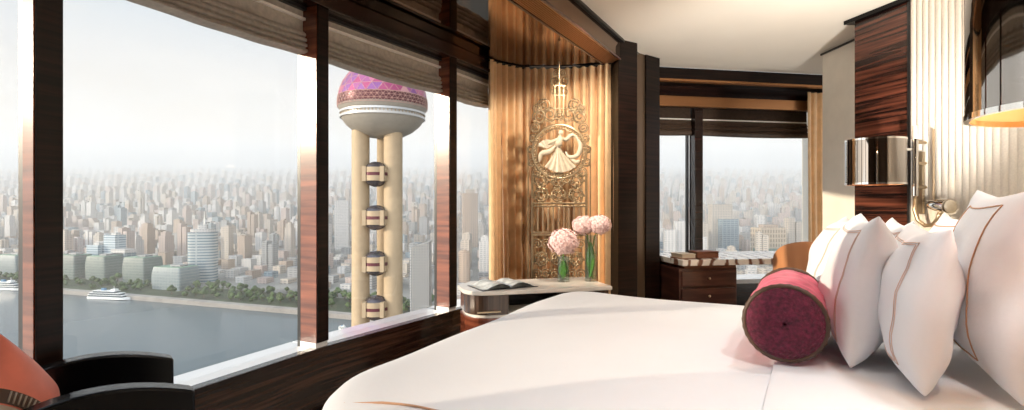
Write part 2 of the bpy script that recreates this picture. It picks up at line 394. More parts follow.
# ---------------------------------------------------------------- curtains
def path_curtain(name, label, path, z0, z1, pitch, amp, mt):
    P = [V2(p) for p in path]; Ls = [0]
    for a, b in zip(P, P[1:]): Ls.append(Ls[-1]+(b-a).length)
    T = Ls[-1]
    def at(s):
        for k in range(len(P)-1):
            if s <= Ls[k+1] or k == len(P)-2:
                f = (s-Ls[k])/(Ls[k+1]-Ls[k]); d = (P[k+1]-P[k]).normalized(); return P[k].lerp(P[k+1], f), Vector((d.y, -d.x))
    th = thing(name, label, 'curtain', (P[len(P)//2].x, P[len(P)//2].y, z0))
    rnd = random.Random(3); ph = [rnd.uniform(-.7, .7) for _ in range(200)]
    def fn(u, v):
        s = u*T; q, nn = at(s); k = s/pitch
        w = k*2*PI + ph[int(k) % 200]*.8*math.sin(PI*(k % 1))
        a = amp*(math.sin(w)+.35*math.sin(w*.5+1.3)+.2*math.sin(2*w+v*2))*(1-.25*v)
        q = q+nn*a + nn*(.02*math.sin(u*5+v*3)*(1-v))
        return Vector((q.x, q.y, z0+(z1-z0)*v))
    MB().grid(fn, int(T/pitch*14), 14).build('drape', mt, th, smooth=True, world=True, fix=False)
    q = [Vector((at(T*k/20)[0].x, at(T*k/20)[0].y, z1+.004)) for k in range(21)]
    MB().tube(q, .008, 6).build('track', M['blackmetal'], th, world=True)
    return th
path_curtain('curtain', 'long gold pleated curtain behind the bronze screen', [(-.205,4.50), (-.12,4.64), (.10,4.79), (.45,4.80), (.75,4.72), (.92,4.62)], .01, SOFF-.014, .075, .040, M['gold'])
c = [D4(2.05,.2), D4(2.15,.2), D4(2.3,.2), D4(2.45,.22)]
path_curtain('curtain', 'narrow tan curtain at the end of the desk window', [(p.x,p.y) for p in c], .01, 2.60, .085, .025, M['gold'])

# ---------------------------------------------------------------- soffit vent
th = thing('ceiling_vent', 'long brown slotted air vent in the glossy soffit', 'vent', W(-1.52, 2.6, SOFF-.02))
m = MB()
for b0, b1 in ((-1.625,-1.608), (-1.447,-1.43)): m.prism([W(b0,.3), W(b1,.3), W(b1,4.62), W(b0,4.62)], SOFF-.014, SOFF-.0005)
for a0 in (.3, 4.605): m.prism([W(-1.625,a0), W(-1.43,a0), W(-1.43,a0+.016), W(-1.625,a0+.016)], SOFF-.013, SOFF-.0005)
m.build('frame', M['ebony_red'], th, world=True)
for k in range(9):
    b = -1.597+k*.0175
    MB().prism([W(b,.316), W(b+.008,.316), W(b+.008,4.604), W(b,4.604)], SOFF-.012, SOFF-.001).build('slat', M['copper'], th, world=True)

# ================================================================ THE BED
BT = .78
bed = thing('bed', 'wide upholstered bed carrying the white duvet and pillows', 'bed', W(-.3, 1.9, 0))
def wbox(mb, b0, b1, a0, a1, z0, z1): return mb.prism([W(b0,a0), W(b1,a0), W(b1,a1), W(b0,a1)], z0, z1)
wbox(MB(), -1.2, .6, .98, 2.9, .08, .34).build('base', M['upholstery'], bed, bevel=.015, world=True)
wbox(MB(), -1.22, .6, .97, 2.91, .345, .735).build('mattress', M['linen'], bed, bevel=.05, world=True)
for b, a in ((-1.1,1.1), (-1.1,2.8), (.5,1.1), (.5,2.8)): wbox(MB(), b-.04, b+.04, a-.04, a+.04, .0, .08).build('leg', M['black'], bed, world=True)
MB().prism([W(.64,.98), W(.64,2.92), W(1.0,3.03), W(1.05,2.2), W(1.1,1.2), W(1.1,.98)], .0, 1.12).build('headboard', M['flute'], bed, bevel=.02, world=True)

cl = thing('cove_light', 'linear cove light on the headboard ledge washing the fluted wall', 'lamp', W(.87, 2.0, 1.1205), R(-30))  # added strip hidden behind the pillows, brightens fluted wall and ceiling
MB().box((0,0,.008), (.07,1.5,.016)).build('channel', M['silver'], cl)
MB().box((0,0,.0185), (.05,1.46,.005)).build('diffuser', mat('cove_glow', (1,.9,.78), .5, emit=(1,.84,.66), es=3.0), cl)
ld = bpy.data.lights.new('cove_lamp', 'AREA'); ld.shape = 'RECTANGLE'; ld.size = .06; ld.size_y = 1.46; ld.energy = FILL_STRIP_W; ld.color = (1,.93,.84)
lo = bpy.data.objects.new('cove_lamp', ld); C.objects.link(lo); lo.parent = cl; lo.location = (0,0,.03); lo.rotation_euler = (PI,0,0)
ul = thing('uplight', 'small adjustable uplight at the far end of the headboard ledge', 'lamp', W(.88, 2.88, 1.1205), 0)  # added spot, hidden by the pillows, lifts the far ceiling
MB().lathe([(.03,0), (.03,.012), (.001,.012)], 18, cap=False).lathe([(.006,.012), (.006,.05)], 10).build('stand', M['black'], ul, smooth=True, angle=40)
ud = Vector((-.02, 2.45, 1.38)).normalized()
MB().lathe([(.022,-.03), (.026,.03), (.022,.03), (.018,-.02)], 18, Matrix.Translation((0,0,.06)) @ ud.to_track_quat('Z', 'Y').to_matrix().to_4x4()).build('head', M['black'], ul, smooth=True, angle=40)
ld = bpy.data.lights.new('uplight_lamp', 'SPOT'); ld.energy = FILL_UP_W; ld.color = (1,.96,.90); ld.spot_size = R(74); ld.spot_blend = .8; ld.shadow_soft_size = .05
lo = bpy.data.objects.new('uplight_lamp', ld); C.objects.link(lo); lo.parent = ul; lo.location = Vector((0,0,.06))+ud*.05; lo.rotation_euler = ud.to_track_quat('-Z', 'Y').to_euler()
def outline(b0, b1, a0, a1, rad, n=14):
    # corners: near-foot, near-head, far-head, far-foot ; rad gives the radius of each
    pts = []
    for (cx, cy, r, s) in ((b0, a0, rad[0], PI), (b1, a0, rad[1], 1.5*PI), (b1, a1, rad[2], 0), (b0, a1, rad[3], .5*PI)):
        ox = cx+r if cx == b0 else cx-r; oy = cy+r if cy == a0 else cy-r
        for k in range(n+1):
            t = s+.5*PI*k/n; pts.append(Vector((ox+r*math.cos(t), oy+r*math.sin(t))))
    out = []
    for i, p in enumerate(pts):                                        # long straight runs get extra points
        q = pts[(i+1) % len(pts)]; k = max(1, int((q-p).length/.08))
        out += [p.lerp(q, j/k) for j in range(k)]
    return out
def duvet():
    O = outline(-1.315, .60, .80, 2.99, (.50, .2, .2, .22)); N = len(O)
    nor = []
    for i in range(N):
        t = (O[(i+1) % N]-O[i-1]).normalized(); nor.append(Vector((-t.y, t.x)))
    cen = Vector((-.35, 1.9)); rings = []
    hz = lambda q: .008*math.sin(2.1*q.x+1)*math.sin(1.7*q.y)+.005*math.sin(5*q.x+3*q.y)+.003*math.sin(9*q.y-4*q.x)
    for (d, z) in ((.005,.12), (-.012,.30), (.0,.48), (-.006,.62), (.004,.70), (.018,.74), (.045,.765), (.085,.776), (.14,.78)):
        r = []
        for i in range(N):
            fold = .02*math.sin(i*.55)*max(0, (.62-z)/.5)
            q = O[i]+nor[i]*(d+fold); r.append((q.x, q.y, z+(hz(q) if z > .7 else 0)))
        rings.append(r)
    base = [O[i]+nor[i]*.14 for i in range(N)]
    for k in [1-(1-j/30)**1.0 for j in range(1, 30)]+[.985]:
        r = []
        for q in base:
            p = q.lerp(cen, k); r.append((p.x, p.y, BT+hz(p)*(1)))
        rings.append(r)
    vs = [W(*p) for r in rings for p in r]; fs = []
    for j in range(len(rings)-1):
        for i in range(N): fs.append((j*N+i, j*N+(i+1) % N, (j+1)*N+(i+1) % N, (j+1)*N+i))
    fs.append([(len(rings)-1)*N+i for i in range(N)])
    return MB().add(vs, fs), hz
mb, hz = duvet()
dv = thing('duvet', 'smooth white duvet spread over the bed with a copper stitched line near its edge', 'duvet', W(-.3, 1.9, .12))
mb.build('cover', M['linen'], dv, smooth=True, world=True)
q = []
O2 = outline(-1.125, .55, 1.02, 2.8, (.10, .05, .05, .08))
for i in range(60):
    x = -1.09+1.5*i/59; p = Vector((x, 1.062-.10*math.exp(-(x+1.12)/.16)+.004*math.sin(x*26)))
    q.append(W(p.x, p.y, BT+hz(p)+.003-.012*max(0, 1-i/4)))
MB().tube(q, .0034, 6).build('stitching', M['thread'], dv, smooth=True, world=True)['label'] = 'copper stitched line'
# top sheet turned down under the pillows
O3 = outline(-.10, .56, .90, 2.9, (.03,.03,.03,.03), 6)
sh = tag(MB().add([W(p.x, p.y, BT+.003+hz(p)) for p in O3]+[W(p.x, p.y, BT+.012+hz(p)) for p in O3]+[W(p.x*.96+.01, p.y, BT+.015+hz(p)) for p in O3],
   [(i, (i+1) % len(O3), len(O3)+(i+1) % len(O3), len(O3)+i) for i in range(len(O3))]+[(len(O3)+i, len(O3)+(i+1) % len(O3), 2*len(O3)+(i+1) % len(O3), 2*len(O3)+i) for i in range(len(O3))]+[list(range(2*len(O3), 3*len(O3)))]
   ).build('bed_sheet', M['linen'], smooth=True, angle=50), 'white folded sheet under the pillows and magenta bolster', 'sheet')

# ---------------------------------------------------------------- pillows
def pillow(label, b, a, wd, ht, th, lean, group, seed, frame=.78, dbl=True, zb=BT, yaw=0, roll=0, thread='thread_pale', fside=-1):
    rnd = random.Random(seed); ph = [rnd.uniform(0, 6.28) for _ in range(8)]
    base = W(b, a, zb+.006)
    t = thing('pillow', label, 'pillow', base, R(-30)+yaw, group)
    Q = Matrix.Rotation(lean, 4, 'Y') @ Matrix.Rotation(roll, 4, 'X')
    def shape(u, v, sd):
        e = max(0, (1-u*u)*(1-v*v))
        T = th/2*(e**.42)*(1-.12*v)
        y = wd/2*u*(1-.115*(1-v*v)); z = ht/2*v*(1-.12*(1-u*u))
        wr = .007*math.sin(5*u+3*v+ph[0])+.003*math.sin(9*v-4*u+ph[1])+.003*math.sin(11*u*v+ph[2])
        edge = math.exp(-((1-abs(u))/.16)**2)+math.exp(-((1-abs(v))/.16)**2)
        wr += .004*edge*math.sin(30*(u if abs(v) > abs(u) else v)+ph[3])
        x = sd*(T+wr*(e**.5))
        x += .012*math.sin(2*v+ph[4])*(1-e) + .01*math.sin(3*u+ph[5])
        return Vector((x, y, z))
    zs = [(Q @ shape(u/10, -1, 1)).z for u in range(-10, 11)]
    lift = -min(zs)
    put = lambda p: Q @ p + Vector((0, 0, lift))
    m = MB()
    k = 27
    f = lambda sd: (lambda u, v: put(shape(math.sin((u-.5)*PI), math.sin((v-.5)*PI), sd)))
    m.grid(f(-1), k, k); m.grid(f(1), k, k)
    o = m.build('case', M['pillow'], t, smooth=True, fix=False)
    bm = bmesh.new(); bm.from_mesh(o.data); bmesh.ops.remove_doubles(bm, verts=bm.verts, dist=.0004); bmesh.ops.recalc_face_normals(bm, faces=bm.faces); bm.to_mesh(o.data); bm.free()
    def rect(fr):
        pts = []; fv = fr if dbl else .84
        for (u0,v0,u1,v1) in ((-fr,-fv,fr,-fv), (fr,-fv,fr,fv), (fr,fv,-fr,fv), (-fr,fv,-fr,-fv)):
            for j in range(14):
                s = j/14; p = shape(u0+(u1-u0)*s, v0+(v1-v0)*s, fside); p.x += fside*.0015; pts.append(put(p))
        return pts
    m = MB().tube(rect(frame), .0022 if not dbl else .0013, 5, closed=True)
    if dbl: m.tube(rect(frame+.028), .0013, 5, closed=True)
    m.build('embroidery', M[thread], t, smooth=True)['label'] = 'stitched copper border line'
    return t
ZP = BT+.021
G = 'white pillows with stitched borders'
pillow('white pillow standing directly behind the magenta bolster, its stitched edge facing the window', .145, 2.15, .58, .465, .20, .20, G, 1, zb=ZP)
pillow('white pillow half hidden behind the bolster, at the far end of the front layer', .09, 2.70, .52, .45, .17, .20, G, 2, zb=ZP)
pillow('plump white pillow leaning on the big square pillow, pink double stitch line along its face', .285, 1.985, .62, .435, .20, .16, G, 3, zb=ZP)
pillow('white pillow of which only a corner peak shows under the reading lamp', .29, 2.62, .54, .445, .17, .16, G, 4, zb=ZP)
pillow('biggest square white pillow, broad copper stitched frame, at the head of the bed', .475, 2.06, .68, .55, .19, .11, G, 5, frame=.62, dbl=False, zb=ZP, thread='thread')
pillow('big square white pillow at the far corner of the headboard behind the copper framed one', .49, 2.71, .60, .465, .17, .10, G, 6, frame=.66, dbl=False, zb=ZP, thread='thread')

# ---------------------------------------------------------------- bolster
bo = thing('bolster', 'round pink velvet bolster with dark magenta end lying before the pillows', 'bolster', W(-.068, 2.105, ZP), R(-30))
RB = .122; LB = .50
def roll(u, v):
    ang = 2*PI*u; y = -LB/2+LB*v
    r = RB*(1-.035*(2*v-1)**4)+.0025*math.sin(ang*7+v*9)+.002*math.sin(v*31+ang*3)
    return Vector((r*math.sin(ang), y, RB+r*math.cos(ang)*.985))
m = MB().grid(roll, 56, 24, cu=True)
m.build('roll', M['velvet'], bo, smooth=True)['label'] = 'pink velvet wrap'
for s, nm in ((-1, 'near'), (1, 'far')):
    m = MB(); rings = [(RB*.955,0), (RB*.9,.006), (RB*.7,.016), (RB*.4,.022), (RB*.12,.02), (.004,.016)]
    rr = random.Random(5)
    m.grid(lambda u, v: Vector((rings[int(round(v*5))][0]*math.sin(2*PI*u), s*(LB/2+rings[int(round(v*5))][1]+.002*math.sin(u*40+v*9)), RB+rings[int(round(v*5))][0]*math.cos(2*PI*u))), 44, 6, cu=True)
    m.build('end_cap', M['velvet_dark'], bo, smooth=True)['label'] = 'dark magenta furry end'
    q = [Vector(((RB-.004)*math.sin(2*PI*k/60), s*(LB/2-.002), RB+(RB-.004)*math.cos(2*PI*k/60))) for k in range(60)]
    MB().tube(q, [.007+.0016*(k % 2) for k in range(60)], 6, closed=True).build('piping', M['cord'], bo, smooth=True)['label'] = 'dark bronze braided rim'

# ================================================================ ARMCHAIR
AF = Vector((.76, .65, 0)); AS = Vector((-.65, .76, 0))              # chair forward, chair side (towards the window)
AO = Vector((-1.05, 1.70, 0))                                        # outer front corner of the arm nearer the bed
def CH(f, s, z): 
    q = AO+AF*f+AS*s; return Vector((q.x, q.y, z))
ac = thing('armchair', 'black lacquer armchair with arched arms beside the window', 'armchair', CH(-.35, .25, 0))
def armtop(t):
    k = t/.62
    return .694+.215*k*(1-k)*1.15-.10*k**3
for s0, s1 in ((-.03, .045), (.435, .51)):
    prof = [armtop(.62*i/16) for i in range(17)]
    m = MB(); n = 17
    up = [(-.62*i/16, prof[i]) for i in range(n)]
    low = [(-.62*i/16, .30-.06*i/16) for i in range(n)]
    vs = []; 
    for s in (s0, s1):
        vs += [CH(f, s, z) for f, z in up]+[CH(f, s, z) for f, z in low]
    fs = []
    for i in range(n-1):
        fs += [(i, i+1, n+i+1, n+i), (2*n+i, 3*n+i, 3*n+i+1, 2*n+i+1), (i, 2*n+i, 2*n+i+1, i+1), (n+i, n+i+1, 3*n+i+1, 3*n+i)]
    fs += [(0, n, 3*n, 2*n), (n-1, 3*n-1, 4*n-1, 2*n-1)]
    m.add(vs, fs).build('arm', M['black'], ac, bevel=.008, world=True)
MB().prism([CH(0,.047,0), CH(-.62,.047,0), CH(-.62,.433,0), CH(0,.433,0)], .28, .40).build('seat_frame', M['black'], ac, bevel=.006, world=True)
MB().prism([CH(.0,.05,0), CH(-.52,.05,0), CH(-.52,.43,0), CH(.0,.43,0)], .402, .485).build('seat', M['upholstery'], ac, bevel=.03, world=True)
m = MB().add([CH(-.50,.05,.42), CH(-.60,.05,.42), CH(-.60,.43,.42), CH(-.50,.43,.42), CH(-.60,.05,.80), CH(-.68,.05,.80), CH(-.68,.43,.80), CH(-.60,.43,.80)],
             [(3,2,1,0),(4,5,6,7),(0,1,5,4),(1,2,6,5),(2,3,7,6),(3,0,4,7)])
m.build('backrest', M['upholstery'], ac, bevel=.03, world=True)
for f in (-.03, -.57):
    for s in (.01, .47): MB().prism([CH(f+.022,s-.02,0), CH(f-.022,s-.02,0), CH(f-.022,s+.02,0), CH(f+.022,s+.02,0)], 0, .30).build('leg', M['black'], ac, bevel=.004, world=True)
# cushion
cu = thing('cushion', 'coral silk cushion with a dark ribbed band propped in the armchair', 'cushion', CH(-.45,.185,.49), R(20))
def cush(sd):
    def fn(u, v):
        u = math.sin((u-.5)*PI); v = math.sin((v-.5)*PI); e = max(0, (1-u*u)*(1-v*v))
        y = .16*u*(1-.07*(1-v*v)); z = .16*v*(1-.07*(1-u*u)); x = sd*.075*e**.45+.004*math.sin(7*u+5*v)*e
        c, s = math.cos(R(43)), math.sin(R(43)); y, z = y*c-z*s, y*s+z*c
        return Vector((x-.2*z+.02, y, z+.198))
    return fn
def cushpart(u0, u1, off):
    m = MB(); g = lambda sd: (lambda a, b: cush(sd)(u0+(u1-u0)*a, b)+Vector((sd*off, 0, 0)))
    return m.grid(g(1), 21, 25).grid(g(-1), 21, 25)
o = cushpart(0, 1, 0).build('cover', M['coral'], cu, smooth=True)
o = cushpart(.38, .47, .003).build('band', M['cord'], cu, smooth=True, fix=False); o['label'] = 'dark ribbed band'
cushpart(.32, .37, .002).build('trim_stripe', M['taupe_silk'], cu, smooth=True, fix=False)['label'] = 'taupe stripe beside the band'
m = MB()
for k in range(20):
    p0 = cush(1)(.39, .14+.036*k)+Vector((.006,0,0)); p1 = cush(1)(.46, .14+.036*k)+Vector((.006,0,0)); m.tube([p0, p1], .0028, 5)
m.build('band_ribs', M['taupe_silk'], cu, smooth=True)

# ================================================================ CONSOLE TABLE
CZ = .72; CRZ = math.atan2(.26, .966)
co = thing('console_table', 'dark veneered console with rounded end and white stone top before the gold curtain', 'console', (-.305, 3.405, 0), CRZ)
def cout(ins, x1=1.06, y1=.50, r=.17):
    pts = []
    for k in range(9):
        t = PI+.5*PI*k/8; pts.append((ins+r+(r)*math.cos(t), ins+r+r*math.sin(t)))
    pts += [(x1-ins, ins), (x1-ins, y1), (.12+ins, y1), (ins, y1-.16)]
    return pts
MB().prism(cout(0), CZ-.028, CZ).build('top', M['marble_top'], co, bevel=.006)
def clip(x0, x1, ins): # outline between two x
    p = [q for q in cout(ins) if x0-1e-6 <= q[0] <= x1+1e-6]
    return p
lft = [q for q in cout(.02) if q[0] < .30 and q[1] < .3] + [(.30,.02), (.30,.49), (.135,.49), (.02,.335)]
MB().prism(lft, CZ-.165, CZ-.028).build('drawer', M['zebrano'], co, bevel=.004)
MB().prism([(.32,.34), (.70,.34), (.70,.49), (.32,.49)], CZ-.165, CZ-.028).build('niche_back', M['black'], co)
MB().prism([(.70,.02), (1.04,.02), (1.04,.49), (.70,.49)], CZ-.165, CZ-.028).build('drawer', M['zebrano'], co, bevel=.004)
MB().prism(cout(.035), CZ-.185, CZ-.165).build('groove_strip', M['silver'], co)
MB().prism(cout(.02), .07, CZ-.185).build('cabinet', M['rosewood'], co, bevel=.004)
MB().prism(cout(.06), 0, .07).build('plinth', M['black'], co)
for x in (.16, .87): MB().box((x, .012 if x > .3 else .012, CZ-.14), (.16,.012,.008)).build('pull', M['champagne'], co)
def CO(x, y, z): return Matrix.Translation(co.location) @ Matrix.Rotation(CRZ, 4, 'Z') @ Vector((x, y, z))

# magazine
mg = thing('magazine', 'open magazine lying on the curved end of the white console top', 'magazine', CO(.30,.20,CZ), CRZ+R(12))
def leafm(sd, z0, lift, wid):
    def fn(u, v):
        x = sd*wid*u; z = z0+lift*math.sin(min(1, u*1.15)*PI)**.8*(1-.3*u)+.004*(1-u)
        return Vector((x, -.13+.26*v, z))
    return fn
for sd in (-1, 1):
    m = MB().grid(leafm(sd, .006, .018, .21), 14, 4); m.grid(lambda u, v: leafm(sd, .004, .012, .21)(u, v)-Vector((0,0,.003)), 14, 4)
    m.build('page', M['paper'], mg, smooth=True)
    MB().grid(leafm(sd, .007, .034, .20), 14, 4).build('page', M['paper'], mg, smooth=True)
m = MB().box((0,0,.0015), (.43,.27,.003)); m.build('cover', M['cover'], mg)

# vases
def vase(lab, x, y, r, h, water, seed):
    p = CO(x, y, CZ+.0005)
    t = thing('vase', lab, 'vase', p, 0, 'clear glass vases on the console')
    prof = [(.001,0), (r,0), (r,.01), (r,h), (r-.004,h), (r-.004,.018), (.001,.018)]
    MB().lathe(prof, 28, cap=False).build('glass', M['vase_glass'], t, smooth=True, angle=35)
    MB().lathe([(r-.0045,.0185), (r-.0045,water)], 24).build('water', M['water'], t, smooth=True, angle=35)
    return p
def bloom(mb, c, r, rnd, n=150, flat=.85):
    for k in range(n):
        z = 1-2*(k+.5)/n; a = k*2.39996; s = math.sqrt(1-z*z)
        d = Vector((s*math.cos(a), s*math.sin(a), z)); rr = r*rnd.uniform(.86, 1.04)
        pc = Vector(c)+Vector((d.x*rr, d.y*rr, d.z*rr*flat))
        u = d.orthogonal().normalized(); u.rotate(Quaternion(d, rnd.uniform(0, 6))); w = d.cross(u); q = r*.2
        vs = [pc+d*.002]; 
        for j in range(4):
            e = u*math.cos(j*PI/2)+w*math.sin(j*PI/2); f = u*math.cos(j*PI/2+PI/4)+w*math.sin(j*PI/2+PI/4)
            vs += [pc+e*q*1.0+d*rnd.uniform(-.002,.006), pc+f*q*.55-d*.001]
        mb.add(vs, [(0, 1+j, 1+(j+1) % 8) for j in range(8)])
    mb.ball(c, (r*.86, r*.86, r*.86*flat), 14, 10)
def hydr(lab, p, heads, h, seed, vr):
    rnd = random.Random(seed)
    t = thing('hydrangea', lab, 'flowers', p+Vector((0,0,.019)), 0, 'pink hydrangeas in glass vases')
    for k, (dx, dy, dz, r) in enumerate(heads):
        m = MB(); bloom(m, p+Vector((dx,dy,dz)), r, rnd); m.build('flower_head', M['petal'], t, smooth=False, world=True, fix=False)
        q = [p+Vector((-dx*.25, .008*k, .022)), p+Vector((dx*.1, 0, h*.55)), p+Vector((dx*.5,dy*.5,h)), p+Vector((dx,dy,dz-r*.5))]
        MB().tube(q, .0045, 6).build('stem', M['leaf'], t, smooth=True, world=True)
    for k in range(4):
        a = k*1.7+seed; L = h*.68; m = MB()
        def lf(u, v):
            wv = (u-.5)*2*vr*.75*math.sin(PI*(v*.9+.07)); bend = .35*vr*math.sin(v*2.5+k)
            x = wv*math.cos(a)-bend*math.sin(a); y = wv*math.sin(a)+bend*math.cos(a)
            return p+Vector((x, y, .03+.2*h*(k % 2)*.4+L*v))
        m.grid(lf, 5, 9).build('leaf', M['leaf'], t, smooth=True, world=True, fix=False)
    return t
p1 = vase('short clear glass vase holding one round pink hydrangea', .80, .30, .046, .19, .13, 1)
hydr('single round pale pink hydrangea in the short vase', p1, [(0,0,.30,.118)], .19, 3, .046)
p2 = vase('tall slim clear glass vase beside the dark pillar', 1.012, .27, .047, .35, .22, 2)
hydr('two pink hydrangea heads in the tall vase', p2, [(-.055,.01,.425,.086), (.06,-.01,.43,.09)], .35, 5, .047)
m = MB()

# ================================================================ BRONZE SCREEN
SY = 4.30
sc = thing('decorative_screen', 'tall bronze scrollwork screen with a pale round figure relief before the gold curtain', 'screen', (.40, SY, 0))
X0, X1 = .17, .62; XC = .425
def sp(x, z, y=SY): return Vector((x, y, z))
def ring(mb, x, z, r, th, n=20, ry=None): 
    ry = ry or r; return mb.tube([sp(x+r*math.cos(2*PI*k/n), z+ry*math.sin(2*PI*k/n)) for k in range(n)], th, 5, closed=True)
def spiral(mb, x, z, r, th, turns=1.6, a0=0, dirn=1):
    n = int(18*turns); return mb.tube([sp(x+r*(1-.8*k/n)*math.cos(a0+dirn*2*PI*turns*k/n), z+r*(1-.8*k/n)*math.sin(a0+dirn*2*PI*turns*k/n), SY-.004*(k % 3)) for k in range(n+1)], th, 5)
m = MB()
for x in (X0, X1): m.box((x, SY, .78), (.018,.03,1.56))
for z in (.02, 1.07, 1.29, 1.315, 1.05): m.box((XC-.03, SY, z), (X1-X0,.024,.016))
for x in (X0-.035, X1+.035): m.box((x, SY+.01, .90), (.010,.015,1.76))
m.build('frame', M['bronze'], sc, bevel=.002, world=True)
m = MB(); rnd = random.Random(11)
def rose(mb, x, z, r):
    for k in range(2): ring(mb, x, z, r*(.38+.5*k), .0075, 18)
    for k in range(5):
        a = k*2*PI/5+x*9; spiral(mb, x+r*.72*math.cos(a), z+r*.72*math.sin(a), r*.36, .0062, 1.2, a, 1 if k % 2 else -1)
for row in range(8):
    z = .10+row*.125
    for cidx in range(3):
        x = X0+.075+cidx*.145
        if row % 2 == 0: rose(m, x, z, .062)
        else:
            for d in (-1, 1): spiral(m, x+d*.034, z, .045, .006, 1.7, PI/2-d*PI/2, d)
m.build('lower_scrollwork', M['bronze'], sc, smooth=True, world=True)
m = MB()
for row in range(2):
    for cidx in range(3): rose(m, X0+.075+cidx*.145, 1.385+row*.125, .064)
m.build('middle_scrollwork', M['bronze'], sc, smooth=True, world=True)
for k in range(9):
    x = X0+.045+k*.0435; MB().box((x, SY, 1.18), (.013,.018,.21 if k % 2 else .19)).build('bar', M['champagne'], sc, bevel=.002, world=True)
ZM = 1.745; RM = .222
m = MB(); ring(m, XC-.03, ZM, RM, .013, 56); ring(m, XC-.03, ZM, RM-.03, .006, 56)
for k in range(56):
    a = 2*PI*k/56; m.ball(sp(XC-.03+(RM-.016)*math.cos(a), ZM+(RM-.016)*math.sin(a), SY-.012), .0085, 8, 6)
m.build('medallion_ring', M['champagne'], sc, smooth=True, world=True)
# relief: a flowing robed shape with trailing scarves and a fan
m = MB(); cx = XC-.03
def skirt(u, v):
    x0 = cx-.012+.03*(u-.5); xb = cx-.125+.265*u
    z = ZM+.05-(.225-.05*math.cos((u-.5)*PI)*-1-.05)*v
    x = x0+(xb-x0)*v**1.5; return sp(x, z, SY-.018-.018*math.sin(u*PI)-.008*math.sin(u*34)*v)
m.grid(skirt, 34, 10); m.grid(lambda u, v: skirt(u, v)+Vector((0,.016,0)), 34, 10)
m.tube([sp(cx-.012,ZM+.04,SY-.02), sp(cx-.006,ZM+.075,SY-.022), sp(cx+.004,ZM+.115,SY-.02), sp(cx+.006,ZM+.135,SY-.02)], [.026,.030,.024,.010], 10)
m.ball(sp(cx+.010, ZM+.155, SY-.022), (.021,.018,.026), 12, 8)
m.build('relief_figure', M['relief'], sc, smooth=True, world=True)
m = MB()
def ribbon(pts, w):
    P = [sp(x, z, SY-.02) for x, z in pts]; n = len(P); Q = []
    for i in range(n-1):
        a = P[max(i-1,0)]; b = P[i]; c = P[i+1]; d = P[min(i+2,n-1)]
        for j in range(6):
            t = j/6; Q.append(.5*((2*b)+(c-a)*t+(2*a-5*b+4*c-d)*t*t+(3*b-a-3*c+d)*t**3))
    Q.append(P[-1]); m.tube(Q, [max(.004, w*math.sin(PI*(.10+.86*k/len(Q)))) for k in range(len(Q))], 8)
ribbon([(cx+.01,ZM+.115), (cx+.055,ZM+.10), (cx+.10,ZM+.135), (cx+.155,ZM+.115)], .019)
ribbon([(cx+.12,ZM+.135), (cx+.172,ZM+.06), (cx+.15,ZM-.03), (cx+.08,ZM-.045), (cx+.05,ZM+.0)], .020)
ribbon([(cx,ZM+.11), (cx-.05,ZM+.085), (cx-.10,ZM+.06)], .016)
ribbon([(cx-.03,ZM+.05), (cx-.085,ZM-.0), (cx-.15,ZM-.02), (cx-.165,ZM-.085)], .024)
ribbon([(cx+.09,ZM-.06), (cx+.14,ZM-.09), (cx+.165,ZM-.07)], .016)
m.build('relief_scarves', M['relief'], sc, smooth=True, world=True)
m = MB(); c0 = sp(cx-.10, ZM+.025, SY-.015); n = 10
vs = [c0]+[sp(cx-.10+.085*math.cos(R(35)+R(130)*k/n), ZM+.025+.075*math.sin(R(35)+R(130)*k/n), SY-.02-.006*(k % 2)) for k in range(n+1)]
vs += [v+Vector((0,.01,0)) for v in vs]; k0 = n+2
m.add(vs, [(0,k+1,k+2) for k in range(n)]+[(k0,k0+k+2,k0+k+1) for k in range(n)]+[(k+1,k0+k+1,k0+k+2,k+2) for k in range(n)]).build('relief_fan', M['relief'], sc, world=True)
m = MB()
for (dx, dz, r) in ((-.17,.29,.055), (-.08,.31,.06), (.08,.31,.06), (.17,.29,.055), (-.20,.20,.04), (.20,.20,.04), (-.13,.385,.055), (.13,.385,.055), (0,.30,.04), (-.185,.36,.035), (.185,.36,.035), (-.235,.02,.03), (.235,.02,.03), (-.225,-.09,.035), (.225,-.09,.035), (-.215,.11,.035), (.215,.11,.035), (-.19,-.17,.04), (.19,-.17,.04)):
    s = 1 if dx >= 0 else -1
    spiral(m, cx+dx, ZM+dz, r, .006, 1.7, PI/2, s); ring(m, cx+dx, ZM+dz, r*.98, .005, 18)
m.build('upper_scrollwork', M['bronze'], sc, smooth=True, world=True)
m = MB()
for dx in (-.035, 0, .035): m.box((cx+dx, SY, ZM+.43), (.012,.016,.24))
for z in (.36, .47, .55): m.box((cx, SY, ZM+z), (.10,.014,.010))
for d in (-1, 1):
    spiral(m, cx+d*.045, ZM+.59, .045, .006, 1.5, PI/2, d); spiral(m, cx+d*.05, ZM+.505, .03, .005, 1.4, PI/2, d); spiral(m, cx+d*.025, ZM+.655, .03, .005, 1.4, -PI/2, d)
m.tube([sp(cx, ZM+.55), sp(cx, ZM+.74)], [.007,.004], 6); m.ball(sp(cx, ZM+.745), .012, 8, 6)
m.build('finial', M['bronze'], sc, smooth=True, angle=50, world=True)
m = MB()
for x in (X0, X1): MB().box((x, SY, .012), (.06,.14,.024)).build('foot', M['bronze'], sc, bevel=.003, world=True)


